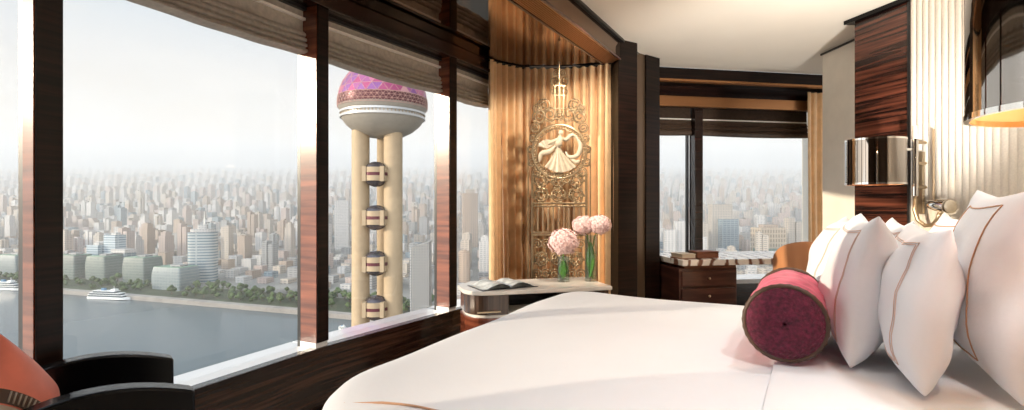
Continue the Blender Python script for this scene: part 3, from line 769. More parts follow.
# ================================================================ DESK NICHE
dk = thing('desk', 'writing desk with a veined marble top under the far window', 'desk', D4(.95,-.35,0), math.atan2(.174,.985))
DZ = .785
def Dm(mb, t0, t1, o0, o1, z0, z1): return bar4(mb, t0, t1, o0, o1, z0, z1)
def veined(name):
    m, nt, b = nodes_of(name); N, L = nt.nodes, nt.links; geo = N.new('ShaderNodeNewGeometry')
    wv = N.new('ShaderNodeTexWave'); wv.inputs['Scale'].default_value = 2.6; wv.inputs['Distortion'].default_value = 9; wv.inputs['Detail'].default_value = 4
    L.new(geo.outputs['Position'], wv.inputs['Vector']); r = N.new('ShaderNodeValToRGB'); e = r.color_ramp.elements
    e[0].color = (.20,.10,.07,1); e[0].position = .08; e[1].color = (.86,.80,.74,1); e[1].position = .34
    L.new(wv.outputs['Fac'], r.inputs['Fac']); L.new(r.outputs['Color'], b.inputs['Base Color']); setp(b, rough=.15); return m
M['veined'] = veined('veined_marble')
Dm(MB(), .06, 2.3, -.62, .14, DZ-.055, DZ).build('top', M['veined'], dk, bevel=.005, world=True)
Dm(MB(), .10, .64, -.57, .10, DZ-.085, DZ-.056).build('shelf_board', M['brown_leather'], dk, bevel=.003, world=True)
for t in (2.2,):
    for o in (-.55, .08): Dm(MB(), t-.03, t+.03, o-.03, o+.03, 0, DZ-.056).build('leg', M['mahogany'], dk, world=True)
cb = thing('drawer_cabinet', 'dark mahogany drawer pedestal under the veined desk top', 'cabinet', D4(.36,-.25,0), math.atan2(.174,.985))
Dm(MB(), .06, .66, -.55, .08, .05, DZ-.086).build('body', M['mahogany'], cb, bevel=.004, world=True)
Dm(MB(), .09, .63, -.52, .05, .0, .05).build('plinth', M['black'], cb, world=True)
for z0, z1 in ((.53,.675), (.36,.51), (.20,.34), (.075,.18)):
    d = Dm(MB(), .085, .635, -.568, -.551, z0, z1).build('drawer', M['mahogany'], cb, bevel=.004, world=True)
    c = D4(.36, -.578, (z0+z1)/2); MB().ball(c, .012, 10, 8).build('knob', M['champagne'], d, smooth=True, world=True)
bx = thing('leather_box', 'flat brown leather box lying on the desk by the window mullion', 'box', D4(.40,-.40,DZ), math.atan2(.174,.985))
MB().box((0,0,.026), (.23,.16,.05)).build('body', M['brown_leather'], bx, bevel=.004)
MB().box((0,0,.059), (.235,.165,.014)).build('lid', M['brown_leather'], bx, bevel=.004)
bk = thing('book', 'thick cream book lying at the end of the desk beside the jamb pillar', 'book', D4(.17,-.42,DZ), math.atan2(.174,.985)+.1)
MB().box((0,0,.004), (.15,.2,.008)).build('back_cover', M['brown_leather'], bk); MB().box((.003,0,.024), (.14,.19,.032)).build('page_block', M['cream_leather'], bk); MB().box((0,0,.044), (.15,.2,.008)).build('front_cover', M['cream_leather'], bk)
# desk chair
dc = thing('desk_chair', 'orange leather tub chair at the desk behind the pink bolster', 'chair', (2.47, 4.30, 0), R(-28))
def shell(sd):
    def fn(u, v):
        a = R(-100)+R(200)*u; top = 1.01-.26*abs(2*u-1)**2.2; z = .44+(top-.44)*v
        r = .225+.02*v+sd*.018
        return Vector((-r*math.sin(a)*-1*1.0, -r*math.cos(a)*.95-.03*v, z))
    return fn
m = MB().grid(shell(1), 29, 12).grid(shell(-1), 29, 12)
m.grid(lambda u, v: shell(1)(u, 1).lerp(shell(-1)(u, 1), v), 29, 2); m.grid(lambda u, v: shell(1)(u, 0).lerp(shell(-1)(u, 0), v), 29, 2)
m.grid(lambda u, v: shell(1)(0, u).lerp(shell(-1)(0, u), v), 12, 2); m.grid(lambda u, v: shell(1)(1, u).lerp(shell(-1)(1, u), v), 12, 2)
o = m.build('backrest', M['orange_leather'], dc, smooth=True, angle=60)
MB().lathe([(.02,.40), (.185,.40), (.20,.42), (.20,.47), (.18,.495), (.02,.50)], 28).build('seat', M['orange_leather'], dc, smooth=True)
for x in (-.15, .15):
    for y in (-.15, .15): MB().tube([Vector((x,y,.405)), Vector((x*1.2,y*1.2,0))], [.018,.011], 8).build('leg', M['mahogany'], dc, smooth=True)

# ================================================================ LAMPS
def drum(name, lab, c, r, h, group, arm):
    t = thing(name, lab, 'lamp', c, 0, group)
    prof_o = [(r,0), (r,h)]
    m = MB().lathe([(r,.012), (r,h-.012)], 64, cap=False); m.lathe([(r-.006,.012), (r-.006,h-.012)], 64, cap=False)
    sh = m.build('lamp_shade', M['mirror'], t, smooth=True)
    MB().lathe([(r-.0065,.010), (r-.0065,h-.01)], 64, cap=False).build('lining', M['shade_in'], sh, smooth=True)['label'] = 'apricot inner lining'
    for z in (0, h-.012):
        MB().lathe([(r-.008,z), (r+.002,z), (r+.002,z+.012), (r-.008,z+.012), (r-.008,z)], 64, cap=False).build('rim', M['chrome'], sh, smooth=True, angle=40)
    m = MB().lathe([(.001,h*.55), (.028,h*.55), (.028,h*.8), (.001,h*.8)], 16, cap=False); m.ball((0,0,h*.47), .035, 14, 10)
    for k in range(3):
        a = k*2*PI/3; m.tube([Vector((0,0,h*.8)), Vector(((r-.004)*math.cos(a), (r-.004)*math.sin(a), h-.02))], .004, 6)
    m.build('lamp_holder', M['champagne'], t, smooth=True, angle=40)
    ld = bpy.data.lights.new('lamp_bulb', 'POINT'); ld.energy = LAMP_W if h > .33 else LAMP_W*.06; ld.color = (1,.72,.46); ld.shadow_soft_size = .05
    lo = bpy.data.objects.new('lamp_bulb', ld); C.objects.link(lo); lo.parent = t; lo.location = (.0,.0,h*.62+.12)
    MB().tube(arm, .011, 10).build('arm', M['chrome'], t, smooth=True)
    return t
drum('sconce', 'mirrored drum lamp shade on the wall before the striped ebony panel', (2.44, 3.46, 1.435), .172, .305, 'mirrored drum lamps', [Vector((0,0,.25)), Vector((.06,.09,.25)), Vector((.16,.11,.25)), Vector((.344,.112,.25))])
drum('pendant_lamp', 'large smoked mirror drum lamp hanging over the head of the bed, apricot inside', (1.135, .985, 1.478), .203, .36, 'mirrored drum lamps', [Vector((0,0,.29)), Vector((0,0,.8)), Vector((0,0,CEIL-1.478-.001))])
rl = thing('reading_lamp', 'slim chrome reading lamp on a bronze plate on the fluted wall', 'lamp', (2.76, 3.47, 1.2), 0)
X = 2.752; Y = 3.46
MB().prism([(2.755,3.52), (2.771,3.52), (2.779,3.465), (2.763,3.465)], 1.24, 1.66).build('wall_plate', M['champagne'], rl, bevel=.003, world=True)
m = MB().tube([Vector((2.70,3.45,1.36)), Vector((2.70,3.45,1.74))], .019, 14); m.build('tube', M['chrome'], rl, smooth=True, angle=40, world=True)
MB().tube([Vector((2.70,3.45,1.741)), Vector((2.70,3.45,1.83))], .017, 14).build('tip', M['relief'], rl, smooth=True, angle=40, world=True)
for z in (1.42, 1.58, 1.72): MB().tube([Vector((2.69,3.45,z)), Vector((2.79,3.47,z))], .011, 8).build('clamp', M['champagne'], rl, smooth=True, angle=40, world=True)
MB().tube([Vector((2.775,3.39,1.3)), Vector((2.775,3.39,1.80))], .007, 8).build('rod', M['champagne'], rl, smooth=True, angle=40, world=True)
q = [Vector((2.70,3.45,1.36)), Vector((2.69,3.44,1.27)), Vector((2.695,3.42,1.20)), Vector((2.71,3.38,1.165)), Vector((2.72,3.33,1.17)), Vector((2.72,3.29,1.21)), Vector((2.72,3.27,1.26))]
MB().tube(q, .013, 10).build('gooseneck', M['champagne'], rl, smooth=True, world=True)
hd = MB().tube([Vector((2.735,3.36,1.30)), Vector((2.725,3.27,1.295)), Vector((2.715,3.19,1.29))], [.03,.048,.052], 18).build('lamp_head', M['chrome'], rl, smooth=True, angle=40, world=True)
MB().ball((2.712,3.185,1.29), (.042,.012,.042), 14, 8).build('lens', M['relief'], hd, smooth=True, world=True)

# ================================================================ OUTSIDE: river, city, tower
TILT = .0874; H0 = -200.0
def zp(x, y): return H0+TILT*y
random.seed(21)
def colm(name, c, rough=.8, **k): return mat(name, c, rough, **k)
M['ground'] = mat('city_ground', (.22,.21,.19), .9, var=.5, scale=.012)
M['river'] = mat('river_water', (.09,.115,.125), .25, bump=.35, bscale=.09)
M['quay'] = mat('pale_quay', (.32,.29,.26), .9, var=.2, scale=.05)
M['grass_green'] = mat('park_green', (.045,.06,.028), .9, var=.5, scale=.05)
M['tree'] = mat('tree_green', (.06,.095,.03), .9, var=.6, scale=.15)
M['trunk'] = mat('trunk_brown', (.08,.05,.03), .9)
bank = [(-3200,1434), (-843,824), (-560,752), (-279,678), (-120,632), (0,592), (240,470), (330,250), (340,-60)]
m = MB().prism(bank+[(16000,-60), (16000,14500), (-22000,14500), (-22000,6000)], lambda x, y: zp(x,y)-30, lambda x, y: zp(x,y)+3)
structure(m.build('ground', M['ground']), 'city ground beyond the river')
m = MB().prism([(-3400,-60), (350,-60), (350,700), (-300,1500), (-3400,1500)], lambda x, y: zp(x,y)-40, lambda x, y: zp(x,y)-1.5)
structure(m.build('river', M['river']), 'wide grey river below the window')
m = MB().prism([(-260,-50), (-180,330), (60,400), (200,400), (300,-50)], lambda x, y: zp(x,y)-30, lambda x, y: zp(x,y)+3)
structure(m.build('ground', M['ground']), 'near quay ground below the tower')
def band(d0, d1, h0, h1, pts):
    P = [V2(p) for p in pts]; out = []
    for d in (d0, d1):
        r = []
        for i, p in enumerate(P):
            t = (P[min(i+1,len(P)-1)]-P[max(i-1,0)]).normalized(); n = Vector((-t.y, t.x))
            if n.y < 0: n = -n
            r.append(p+n*d)
        out.append(r)
    mb = MB()
    for i in range(len(P)-1):
        mb.prism([out[0][i], out[0][i+1], out[1][i+1], out[1][i]], lambda x, y: zp(x,y)+h0, lambda x, y: zp(x,y)+h1)
    return mb
structure(band(-3, 6, -8, 4.5, bank[:7]).build('promenade', M['quay']), 'pale riverside promenade along the far bank')
structure(band(7, 66, -2, 3.6, bank[:7]).build('lawn', M['grass_green']), 'green park strip behind the promenade')

def bank_y(x):
    for (a, b), (c, d) in zip(bank, bank[1:]):
        if a <= x <= c: return b+(d-b)*(x-a)/(c-a)
    return 1500 if x < -3000 else 250

# --- building kinds (unit footprint, unit height; scaled per building)
TONES = {
 'cream': facade('cream_facade', (.50,.43,.36), (.15,.145,.14), (.22,.20,.18), 6, 3.6, 1.3),
 'white': facade('white_facade', (.58,.55,.52), (.20,.215,.23), (.27,.27,.27), 5, 3.4, 1.2),
 'tan': facade('tan_facade', (.42,.32,.25), (.14,.12,.11), (.19,.16,.14), 5, 3.5, 1.3),
 'grey': facade('grey_facade', (.34,.335,.33), (.12,.13,.14), (.17,.175,.18), 7, 3.8, 1.2),
 'pinkish': facade('pinkish_facade', (.48,.38,.335), (.18,.155,.15), (.24,.2,.185), 5, 3.4, 1.2),
 'blue glass': facade('blue_glass_facade', (.28,.34,.37), (.08,.13,.17), (.12,.185,.23), 9, 4.0, .9, rough=.25, spec=.8),
}
def k_slab(): 
    return MB().box((0,0,.48), (1,1,.96)).box((.1,0,.98), (.45,.5,.04)).box((-.28,.1,.975), (.2,.3,.03))
def k_step():
    return MB().box((0,0,.42), (1,1,.84)).box((0,0,.90), (.72,.72,.12)).box((0,0,.98), (.40,.4,.04))
def k_cross():
    m = MB(); m.prism([(.5,.2),(.5,-.2),(.2,-.2),(.2,-.5),(-.2,-.5),(-.2,-.2),(-.5,-.2),(-.5,.2),(-.2,.2),(-.2,.5),(.2,.5),(.2,.2)], 0, .95); return m.box((0,0,.975), (.36,.36,.05))
def k_notch():
    m = MB().box((-.27,0,.5), (.46,1,1)).box((.27,.03,.46), (.46,.94,.92)).box((0,0,.44), (.12,.7,.88)); return m.box((-.27,0,1.01), (.2,.4,.03))
def k_round():
    return MB().lathe([(.5,0), (.5,.92), (.42,.93), (.42,.97), (.2,.98), (.2,1.0)], 20)
def k_gable():
    m = MB().box((0,0,.4), (1,1,.8)); return m.add([(-.5,-.5,.8), (.5,-.5,.8), (.5,.5,.8), (-.5,.5,.8), (-.5,0,1), (.5,0,1)], [(0,1,5,4), (2,3,4,5), (1,2,5), (3,0,4)])
KINDS = {'flat-roofed slab': k_slab, 'stepped': k_step, 'cross-shaped': k_cross, 'twin-winged': k_notch, 'round': k_round, 'low gabled': k_gable}
protos = {}
def building(kind, tone, x, y, w, d, h, rz, label, cat, group=None, name='city_building'):
    key = (kind, tone); z = zp(x, y)+1
    if key not in protos:
        o = KINDS[kind]().build(name, TONES[tone]); protos[key] = o
    else:
        o = protos[key].copy(); C.objects.link(o)
        for k in ('group',): 
            if k in o: del o[k]
    o.name = name
    o.location = (x, y, z); o.scale = (w, d, h); o.rotation_euler = (0,0,rz)
    return tag(o, label, cat, group)

placed = []
def free(x, y, r):
    return all((x-a)**2+(y-b)**2 > (r+c)**2 for a, b, c in placed)

# --- notable buildings on the far bank
def pavilion(lab, x, y, w, d, h, rz, mt):
    t = thing('glass_pavilion', lab, 'building', (x, y, zp(x,y)+1), rz, 'glass pavilions on the far bank'); placed.append((x, y, max(w,d)*.62))
    ring = []; n = 32
    def fn(u, v):
        a = 2*PI*u; c, s = math.cos(a), math.sin(a); e = .12
        px = math.copysign(abs(c)**e, c)*w/2; py = math.copysign(abs(s)**e, s)*d/2
        k = 1+.045*math.sin(PI*v)-.04*(v**8)
        return Vector((px*k, py*k, h*v))
    MB().grid(fn, n, 9, cu=True).build('glazed_shell', mt, t, smooth=True, angle=40)
    MB().prism([(fn(i/n,1).x, fn(i/n,1).y) for i in range(n)], h-1, h+.6).build('roof', M['roofgreen'], t)
    MB().box((w*.12,0,h+2), (w*.35,d*.4,3)).build('roof_plant', TONES['grey'], t)
M['roofgreen'] = mat('green_roof', (.20,.30,.22), .8, var=.3, scale=.1)
gf = facade('pavilion_glass', (.22,.25,.23), (.08,.115,.105), (.12,.16,.145), 2.2, 4.5, .45, rough=.4, spec=.3)
gf2 = facade('pavilion_glass_pale', (.28,.31,.31), (.13,.175,.185), (.18,.23,.24), 2.2, 4.5, .5, rough=.4, spec=.3)
RZ = R(-15)
def polar(px, y_): return ((px-512)/515*y_, y_)
x, y = polar(74, 872); pavilion('green glass pavilion nearest the dark mullion on the far bank', x, y, 44, 30, 40, RZ, gf)
x, y = polar(104, 862); pavilion('green glass pavilion just behind the moored white river boat', x, y, 42, 30, 40, RZ, gf)
x, y = polar(143, 842); pavilion('square ribbed glass pavilion with green roof in the middle of the bank row', x, y, 44, 34, 42, RZ, gf)
x, y = polar(176, 800); pavilion('broad pale glass pavilion at the foot of the tall curved tower', x, y, 54, 36, 35, RZ, gf2)
x, y = polar(16, 905); pavilion('low glass pavilion across the river in the narrow pane beside the dark mullion', x, y, 48, 30, 34, RZ, gf2)
x, y = polar(46, 890); pavilion('low green glass pavilion across the river hidden beside the dark mullion', x, y, 40, 30, 34, RZ, gf)
# curved office tower
x, y = polar(203, 846); t = thing('office_tower', 'tall curved blue glass office tower with a white crown on the far bank', 'building', (x, y, zp(x,y)+1), R(12)); placed.append((x,y,32))
cf = facade('curved_tower_facade', (.42,.45,.45), (.09,.15,.19), (.13,.20,.24), 60, 4.6, 1.4, rough=.25, spec=.8)
def ell(k, n=40, a=21, b=15): return [(a*k*math.copysign(abs(math.cos(2*PI*i/n))**.6, math.cos(2*PI*i/n)), b*k*math.copysign(abs(math.sin(2*PI*i/n))**.6, math.sin(2*PI*i/n))) for i in range(n)]
MB().prism(ell(1), 0, 82).build('shaft', cf, t)
MB().prism(ell(.82), 82, 87).build('crown', TONES['white'], t); MB().prism(ell(.35), 87, 94).build('crown_drum', TONES['white'], t)
MB().tube([(2,0,94), (2,0,116)], [1.4,.4], 6).build('mast', M['silver'], t)
# twin blue slabs
for px, h, lab in ((98, 48, 'lower blue glass slab block of the stepped pair behind the pavilions'), (115, 66, 'taller blue glass slab block of the stepped pair behind the pavilions')):
    x, y = polar(px, 925); t = thing('office_block', lab, 'building', (x,y,zp(x,y)+1), RZ); placed.append((x,y,17))
    MB().box((0,0,h/2), (27,20,h)).build('body', facade('slab_glass%d' % px, (.45,.52,.56), (.12,.19,.25), (.17,.25,.31), 30, 4.2, 1.2, rough=.25, spec=.8), t)
    MB().box((2,0,h+2), (12,9,4)).build('roof_house', TONES['white'], t)
# dark gated frame building between pavilions
x, y = polar(124, 892); t = thing('gate_building', 'pale portal frame building between two glass pavilions', 'building', (x,y,zp(x,y)+1), RZ); placed.append((x,y,16))
for sx in (-12.5, 12.5): MB().box((sx,0,20), (5,20,40)).build('leg_block', TONES['blue glass'], t)
MB().box((0,0,43), (31,22,6)).build('bridge', TONES['white'], t)
# gridded tower behind the television tower
x, y = polar(421, 640); t = thing('office_tower', 'grey gridded office tower beside the mullion behind the pink sphere tower', 'building', (x,y,zp(x,y)+1), R(8)); placed.append((x,y,24))
MB().prism([(-11,-9),(10,-11),(13,10),(-11,10)], 0, lambda x_, y_: 96+x_*.3).build('shaft', facade('grid_facade', (.33,.31,.285), (.14,.16,.18), (.2,.22,.24), 3.4, 3.4, 1.0), t)
MB().box((-12.2,0,46), (1.6,17,92)).build('fin_wall', TONES['white'], t)
# brown block with green base through the desk window
x, y = polar(768, 1010); t = thing('office_block', 'broad brown arcaded block on a dark green base through the desk window', 'building', (x,y,zp(x,y)+1), R(6)); placed.append((x,y,42))
MB().box((0,0,34), (52,34,68)).build('body', facade('arcade', (.50,.40,.30), (.20,.16,.12), (.27,.21,.16), 6, 9, 1.6), t)
MB().box((4,-19,14), (72,36,28)).build('base', facade('green_base', (.12,.20,.17), (.06,.12,.10), (.09,.15,.12), 5, 4, .7), t)
MB().box((0,0,71), (30,16,6)).build('roof_house', TONES['tan'], t)
for dx in (-9, 9):
    pass
x, y = polar(793, 1052); t = thing('office_tower', 'slim sunlit tan tower pair beside the tan window curtain', 'building', (x,y,zp(x,y)+1), R(6)); placed.append((x,y,20))
for dx, h in ((-8, 82), (8, 74)): MB().box((dx,0,h/2), (13,16,h)).build('shaft', TONES['cream'], t); 
MB().box((0,4,32), (6,10,64)).build('link', TONES['tan'], t)
x, y = polar(683, 960); t = thing('apartment_complex', 'bulky white terraced apartment complex through the narrow desk pane', 'building', (x,y,zp(x,y)+1), R(-10)); placed.append((x,y,40))
for dx, dy, w, h in ((-24,0,20,70), (-4,6,22,86), (17,0,20,76), (32,-8,14,58)): MB().box((dx,dy,h/2), (w,22,h)).build('wing', TONES['white'], t)
x, y = polar(722, 1120); t = thing('office_block', 'dark blue glass block with brown frame tower through the desk window', 'building', (x,y,zp(x,y)+1), R(4)); placed.append((x,y,36))
MB().box((8,-12,36), (36,22,72)).build('front_block', TONES['blue glass'], t); MB().box((0,8,52), (46,18,104)).build('rear_tower', TONES['cream'], t)
x, y = polar(470, 1180); t = thing('office_tower', 'tall tan tower with stepped top in the pane beside the gold curtain', 'building', (x,y,zp(x,y)+1), R(10)); placed.append((x,y,26))
MB().box((0,0,62), (34,26,124)).build('shaft', TONES['tan'], t); MB().box((0,0,128), (20,16,10)).build('crown', TONES['cream'], t)
x, y = polar(342, 1150); t = thing('office_tower', 'white slab tower to one side of the pink sphere tower columns', 'building', (x,y,zp(x,y)+1), R(10)); placed.append((x,y,26))
MB().box((0,0,55), (30,20,110)).build('shaft', TONES['white'], t); MB().box((0,0,113), (14,10,6)).build('roof_house', TONES['grey'], t)
placed += [(-77, 300, 60)]

# --- the many other buildings
def kindtone(rnd, h, y):
    r = rnd.random()
    if h < 24: k = rnd.choice(['low gabled', 'flat-roofed slab', 'flat-roofed slab'])
    else: k = rnd.choice(['flat-roofed slab', 'stepped', 'cross-shaped', 'twin-winged', 'flat-roofed slab', 'stepped', 'round' if rnd.random() < .25 else 'twin-winged'])
    tn = rnd.choice(['cream', 'white', 'white', 'cream', 'tan', 'grey', 'pinkish', 'blue glass' if rnd.random() < .35 else 'white'])
    return k, tn
rnd = random.Random(5)
cands = []; y = 690.0
BAYS = [(-1.02,-.40), (-.36,-.12), (-.11,-.04), (.285,.58)]
while y < 11000:
    p = max(36, y*.0155); x = -1.08*y-40
    while x < .64*y:
        xx = x+rnd.uniform(-.1,.1)*p; yy = y+rnd.uniform(-.1,.1)*p; u = xx/yy
        by = bank_y(xx)
        if yy > by+112 and (xx > -3100 or yy > 1600):
            hot = .5+.5*math.sin(xx*.0042+1.3*math.sin(yy*.0021))*math.cos(yy*.0034+.7)
            r = rnd.random()
            h = rnd.uniform(6, 17) if r > .24+.30*hot else rnd.uniform(26.5, 38) if r > .08+.11*hot else rnd.uniform(44, 74)
            if yy < by+150: h = min(h, 26)
            if yy < 1150 and xx < -100 and r > .1: h = min(h, rnd.uniform(9, 30))
            if y > 3000: h *= rnd.uniform(.8, 1.25)
            w = p*rnd.uniform(.42, .60); d = p*rnd.uniform(.34, .5)
            if h > 50: w = min(w, 36); d = min(d, 28)
            cands.append((xx, yy, w, d, h, R(-14)+(R(90) if rnd.random() < .3 else 0)+rnd.uniform(-.06,.06)))
        x += p
    y += p
cands = [c for c in cands if free(c[0], c[1], max(c[2], c[3])*.6)]
def pane_of(u):
    for k, (a, b) in enumerate(BAYS):
        if a <= u <= b: return k
    return None
near = [c for c in cands if pane_of(c[0]/c[1]) is not None and c[4] > 26]
near.sort(key=lambda c: -(c[2]*c[4]/c[1]**2)); near = near[:262]
nearset = set((c[0], c[1]) for c in near)
PANE = ['seen past the river', 'around the pink sphere tower', 'by the gold curtain', 'through the desk window']
for c in near:
    k, tn = kindtone(rnd, c[4], c[1]); b = pane_of(c[0]/c[1])
    if k == 'low gabled': k = 'flat-roofed slab'
    size = 'tall' if c[4] > 42 else 'mid-height'
    zone = 'in the first rows' if c[1] < 1150 else 'in the middle rows' if c[1] < 1750 else 'deep in the haze'
    lab = '%s %s %s building %s, %s' % (size, tn, k, zone, PANE[b])
    building(k, tn, *c, lab, 'building', lab)
# the rest of the city: thousands of hazy blocks, uncountable
mats = [TONES[k] for k in ('cream', 'white', 'tan', 'grey', 'pinkish', 'blue glass')]
m = MB()
for c in cands:
    if (c[0], c[1]) in nearset: continue
    mi = rnd.choice([0,0,1,1,1,2,3,4,4,5]); Q = Matrix.Translation((c[0], c[1], zp(c[0],c[1])+1)) @ Matrix.Rotation(c[5], 4, 'Z')
    m.box((0,0,c[4]/2), (c[2],c[3],c[4]), 0, mi, Q)
    if c[4] > 40: m.box((0,0,c[4]+2), (c[2]*.5,c[3]*.5,5), 0, mi, Q)
o = m.build('distant_city_blocks', mats, fix=False)
tag(o, 'hazy mass of pale city blocks spreading to the horizon', 'city', None, 'stuff')

# --- trees on the far bank
def tree_mesh(seed):
    r = random.Random(seed); m = MB()
    m.tube([(0,0,0), (.2,0,3), (0,.2,5.5)], [.5,.4,.3], 6, mi=1)
    for k in range(6):
        a = k*1.05+r.random(); q = r.uniform(1.2, 2.8)
        m.ball((q*math.cos(a), q*math.sin(a), r.uniform(5, 8.5)), (r.uniform(2,3.1), r.uniform(2,3.1), r.uniform(1.8,2.8)), 8, 6)
    m.ball((0,0,8.6), (2.6,2.4,2.6), 8, 6)
    return m
tp = [tree_mesh(s).build('tree', [M['tree'], M['trunk']], smooth=True) for s in range(3)]
used = set(); tn = 0; rt = random.Random(9)
tstuff = MB()
def bank_pt(s, d):
    x = -1000+1010*s; y = bank_y(x); return x+d*.25, y+d
for k in range(620):
    x, y = bank_pt(rt.random()**.9, rt.uniform(16, 74))
    if not free(x, y, 9) or any((x-a)**2+(y-b)**2 < 121 for a, b in used): continue
    if tn < 130: used.add((x, y))
    s = rt.uniform(.8, 1.35); z = zp(x,y)+3.0
    if tn < 130:
        o = tp[tn % 3] if tn < 3 else tp[tn % 3].copy()
        if tn >= 3: C.objects.link(o)
        o.location = (x,y,z); o.scale = (s,s,s); o.rotation_euler = (0,0,rt.uniform(0,6))
        px = 512+515*x/y
        wh = 'behind the moored river boat' if px < 140 else 'below the curved glass tower' if px < 225 else 'near the broad mullion' if px < 330 else 'beside the pink sphere tower'
        l = 'small dark green tree in the riverside park '+wh
        tag(o, l, 'tree', l); tn += 1
    else:
        for j in range(4): tstuff.ball((x+rt.uniform(-2.5,2.5), y+rt.uniform(-2.5,2.5), z+s*rt.uniform(3,7)), s*rt.uniform(2,3.2), 7, 5)
tag(tstuff.build('park_foliage', M['tree'], smooth=True), 'dense dark green foliage filling the riverside park', 'trees', None, 'stuff')

# --- boats
M['boat'] = mat('white_boat', (.80,.80,.78), .5); M['boatglass'] = mat('boat_windows', (.06,.09,.11), .2); M['boatblue'] = mat('boat_blue', (.10,.22,.36), .5)
def boat(lab, px, y_, L, sc, rz):
    x, y = polar(px, y_); t = thing('river_boat', lab, 'boat', (x, y, zp(x,y)-1.6), rz, 'white river boats')
    w = 11*sc; l = L/2
    hull = [(-l,-w*.42), (l*.62,-w*.5), (l*.86,-w*.3), (l,0), (l*.86,w*.3), (l*.62,w*.5), (-l,w*.42)]
    MB().prism(hull, 0, 3.4*sc).build('hull', M['boat'], t, bevel=.2)
    z = 3.4*sc
    for k, (a, b) in enumerate(((-.94,.72), (-.88,.58), (-.70,.34))):
        MB().box(((a+b)*l/2,0,z+1.1*sc), ((b-a)*l,w*.8,2.2*sc)).build('window_band', M['boatglass'], t)
        MB().box(((a+b)*l/2,0,z+2.6*sc), ((b-a)*l+2,w*.86,.8*sc)).build('deck', M['boat'], t); z += 3.0*sc
    MB().box((.22*l,0,z+1.3*sc), (7*sc,6*sc,2.6*sc)).build('bridge_house', M['boat'], t)
    MB().box((-.3*l,0,z+1.6*sc), (5*sc,4*sc,3.2*sc)).build('funnel', M['boatblue'], t)
    MB().tube([(.2*l,0,z+2.6*sc), (.2*l,0,z+7*sc)], .3, 6).build('mast', M['boat'], t)
boat('white multi-deck river boat moored off the glass pavilions', 110, 752, 70, 1.0, R(-10))
boat('long white ship at the quay in the narrow pane beside the dark mullion', 8, 806, 60, 1.0, R(-12))
boat('small white boat low in the pane with the pink sphere tower', 343, 615, 12, .35, R(-30))

# --- television tower with pink sphere
TX, TY = -76.3, 300.0
M['concrete'] = mat('warm_concrete', (.40,.30,.19), .7, var=.06, scale=.3)
M['bowl'] = mat('grey_bowl', (.30,.27,.23), .45, var=.06, scale=.4)
M['ringw'] = mat('white_ring', (.50,.50,.50), .3, metal=.3)
PK = [mat('facet_%s' % n, c, .28, metal=.35) for n, c in (('rose',(.46,.13,.22)), ('pale',(.58,.30,.30)), ('mauve',(.32,.09,.22)), ('magenta',(.36,.06,.15)), ('violet',(.24,.08,.25)))]
M['dkred'] = mat('dark_red_band', (.09,.015,.025), .35, metal=.3); M['lattice'] = mat('pale_lattice', (.50,.30,.25), .4)
tw = thing('television_tower', 'concrete three-column tower with a big pink faceted sphere on top', 'tower', (TX, TY, zp(TX,TY)+3))
ZB = zp(TX,TY)+3; ZS = 60.0; RS = 25.6
for dx, dy, r in ((-10.7,-4,5.0), (8.0,-4,5.3), (-.6,12,4.8)):
    MB().lathe([(r*1.06,0), (r*1.03,60), (r,140), (r,44-ZB)], 28, Matrix.Translation((TX+dx,TY+dy,ZB))).build('column', M['concrete'], tw, smooth=True, angle=50, world=True)
T0 = Matrix.Translation((TX+1, TY+1, 0))
MB().lathe([(9,41.0), (12,41.6), (17,44.2), (21,47.6), (22.9,50.2), (23.4,51.2), (10,51.4)], 48, T0).build('bowl', M['bowl'], tw, smooth=True, angle=50, world=True)
MB().lathe([(20,51.0), (24.3,51.2), (24.4,52.4), (23.2,52.5), (23.2,53.6), (24.4,53.8), (24.3,55.0), (20,55.2)], 56, T0).build('ring', M['ringw'], tw, smooth=True, angle=30, world=True)
m = MB()
for k in range(72):
    a = 2*PI*k/72; m.box((0,0,0), (.25,.5,1.3), 0, 0, T0 @ Matrix.Translation((23.9*math.cos(a), 23.9*math.sin(a), 53.1)) @ Matrix.Rotation(a, 4, 'Z'))
m.build('ring_posts', M['concrete'], tw, world=True)
MB().lathe([(23.6,55.0), (24.8,56.5), (25.2,58.2)], 48, T0, cap=False).build('lower_band', M['bowl'], tw, smooth=True, world=True)
# faceted skin: rows of triangles
def skin(rows, n, r):
    V = []; F = []
    for j, (la) in enumerate(rows):
        for k in range(n):
            a = 2*PI*(k+.5*(j % 2))/n; V.append((r*math.cos(la)*math.cos(a), r*math.cos(la)*math.sin(a), ZS+r*math.sin(la)))
    for j in range(len(rows)-1):
        for k in range(n):
            k2 = (k+1) % n; a, b, c, d = j*n+k, j*n+k2, (j+1)*n+k, (j+1)*n+k2
            F += [(a,b,c), (b,d,c)] if j % 2 == 0 else [(a,b,d), (a,d,c)]
    return V, F
rows = [R(7)+R(10.2)*j for j in range(9)]
V_, F_ = skin(rows, 26, RS); m = MB(); rp = random.Random(4)
for i, f in enumerate(F_):
    lat = f[0]//26
    mi = rp.choices(range(5), [4,2,2,3,1.5] if lat > 1 else [2,.6,3,5,3])[0]
    m.add([T0 @ Vector(V_[q]) for q in f], [(0,1,2)], mi)
m.lathe([(RS*math.cos(rows[-1]), ZS+RS*math.sin(rows[-1])), (2, ZS+RS)], 26, T0, mi=0)
m.build('pink_facets', PK, tw, world=True)
MB().lathe([(25.1,58.0), (RS*.995,ZS), (RS*math.cos(R(7))*.997,ZS+RS*math.sin(R(7)))], 52, T0, cap=False).build('dark_band', M['dkred'], tw, smooth=True, world=True)
m = MB(); E = set()
for f in F_:
    for a, b in ((f[0],f[1]), (f[1],f[2]), (f[2],f[0])): E.add((min(a,b), max(a,b)))
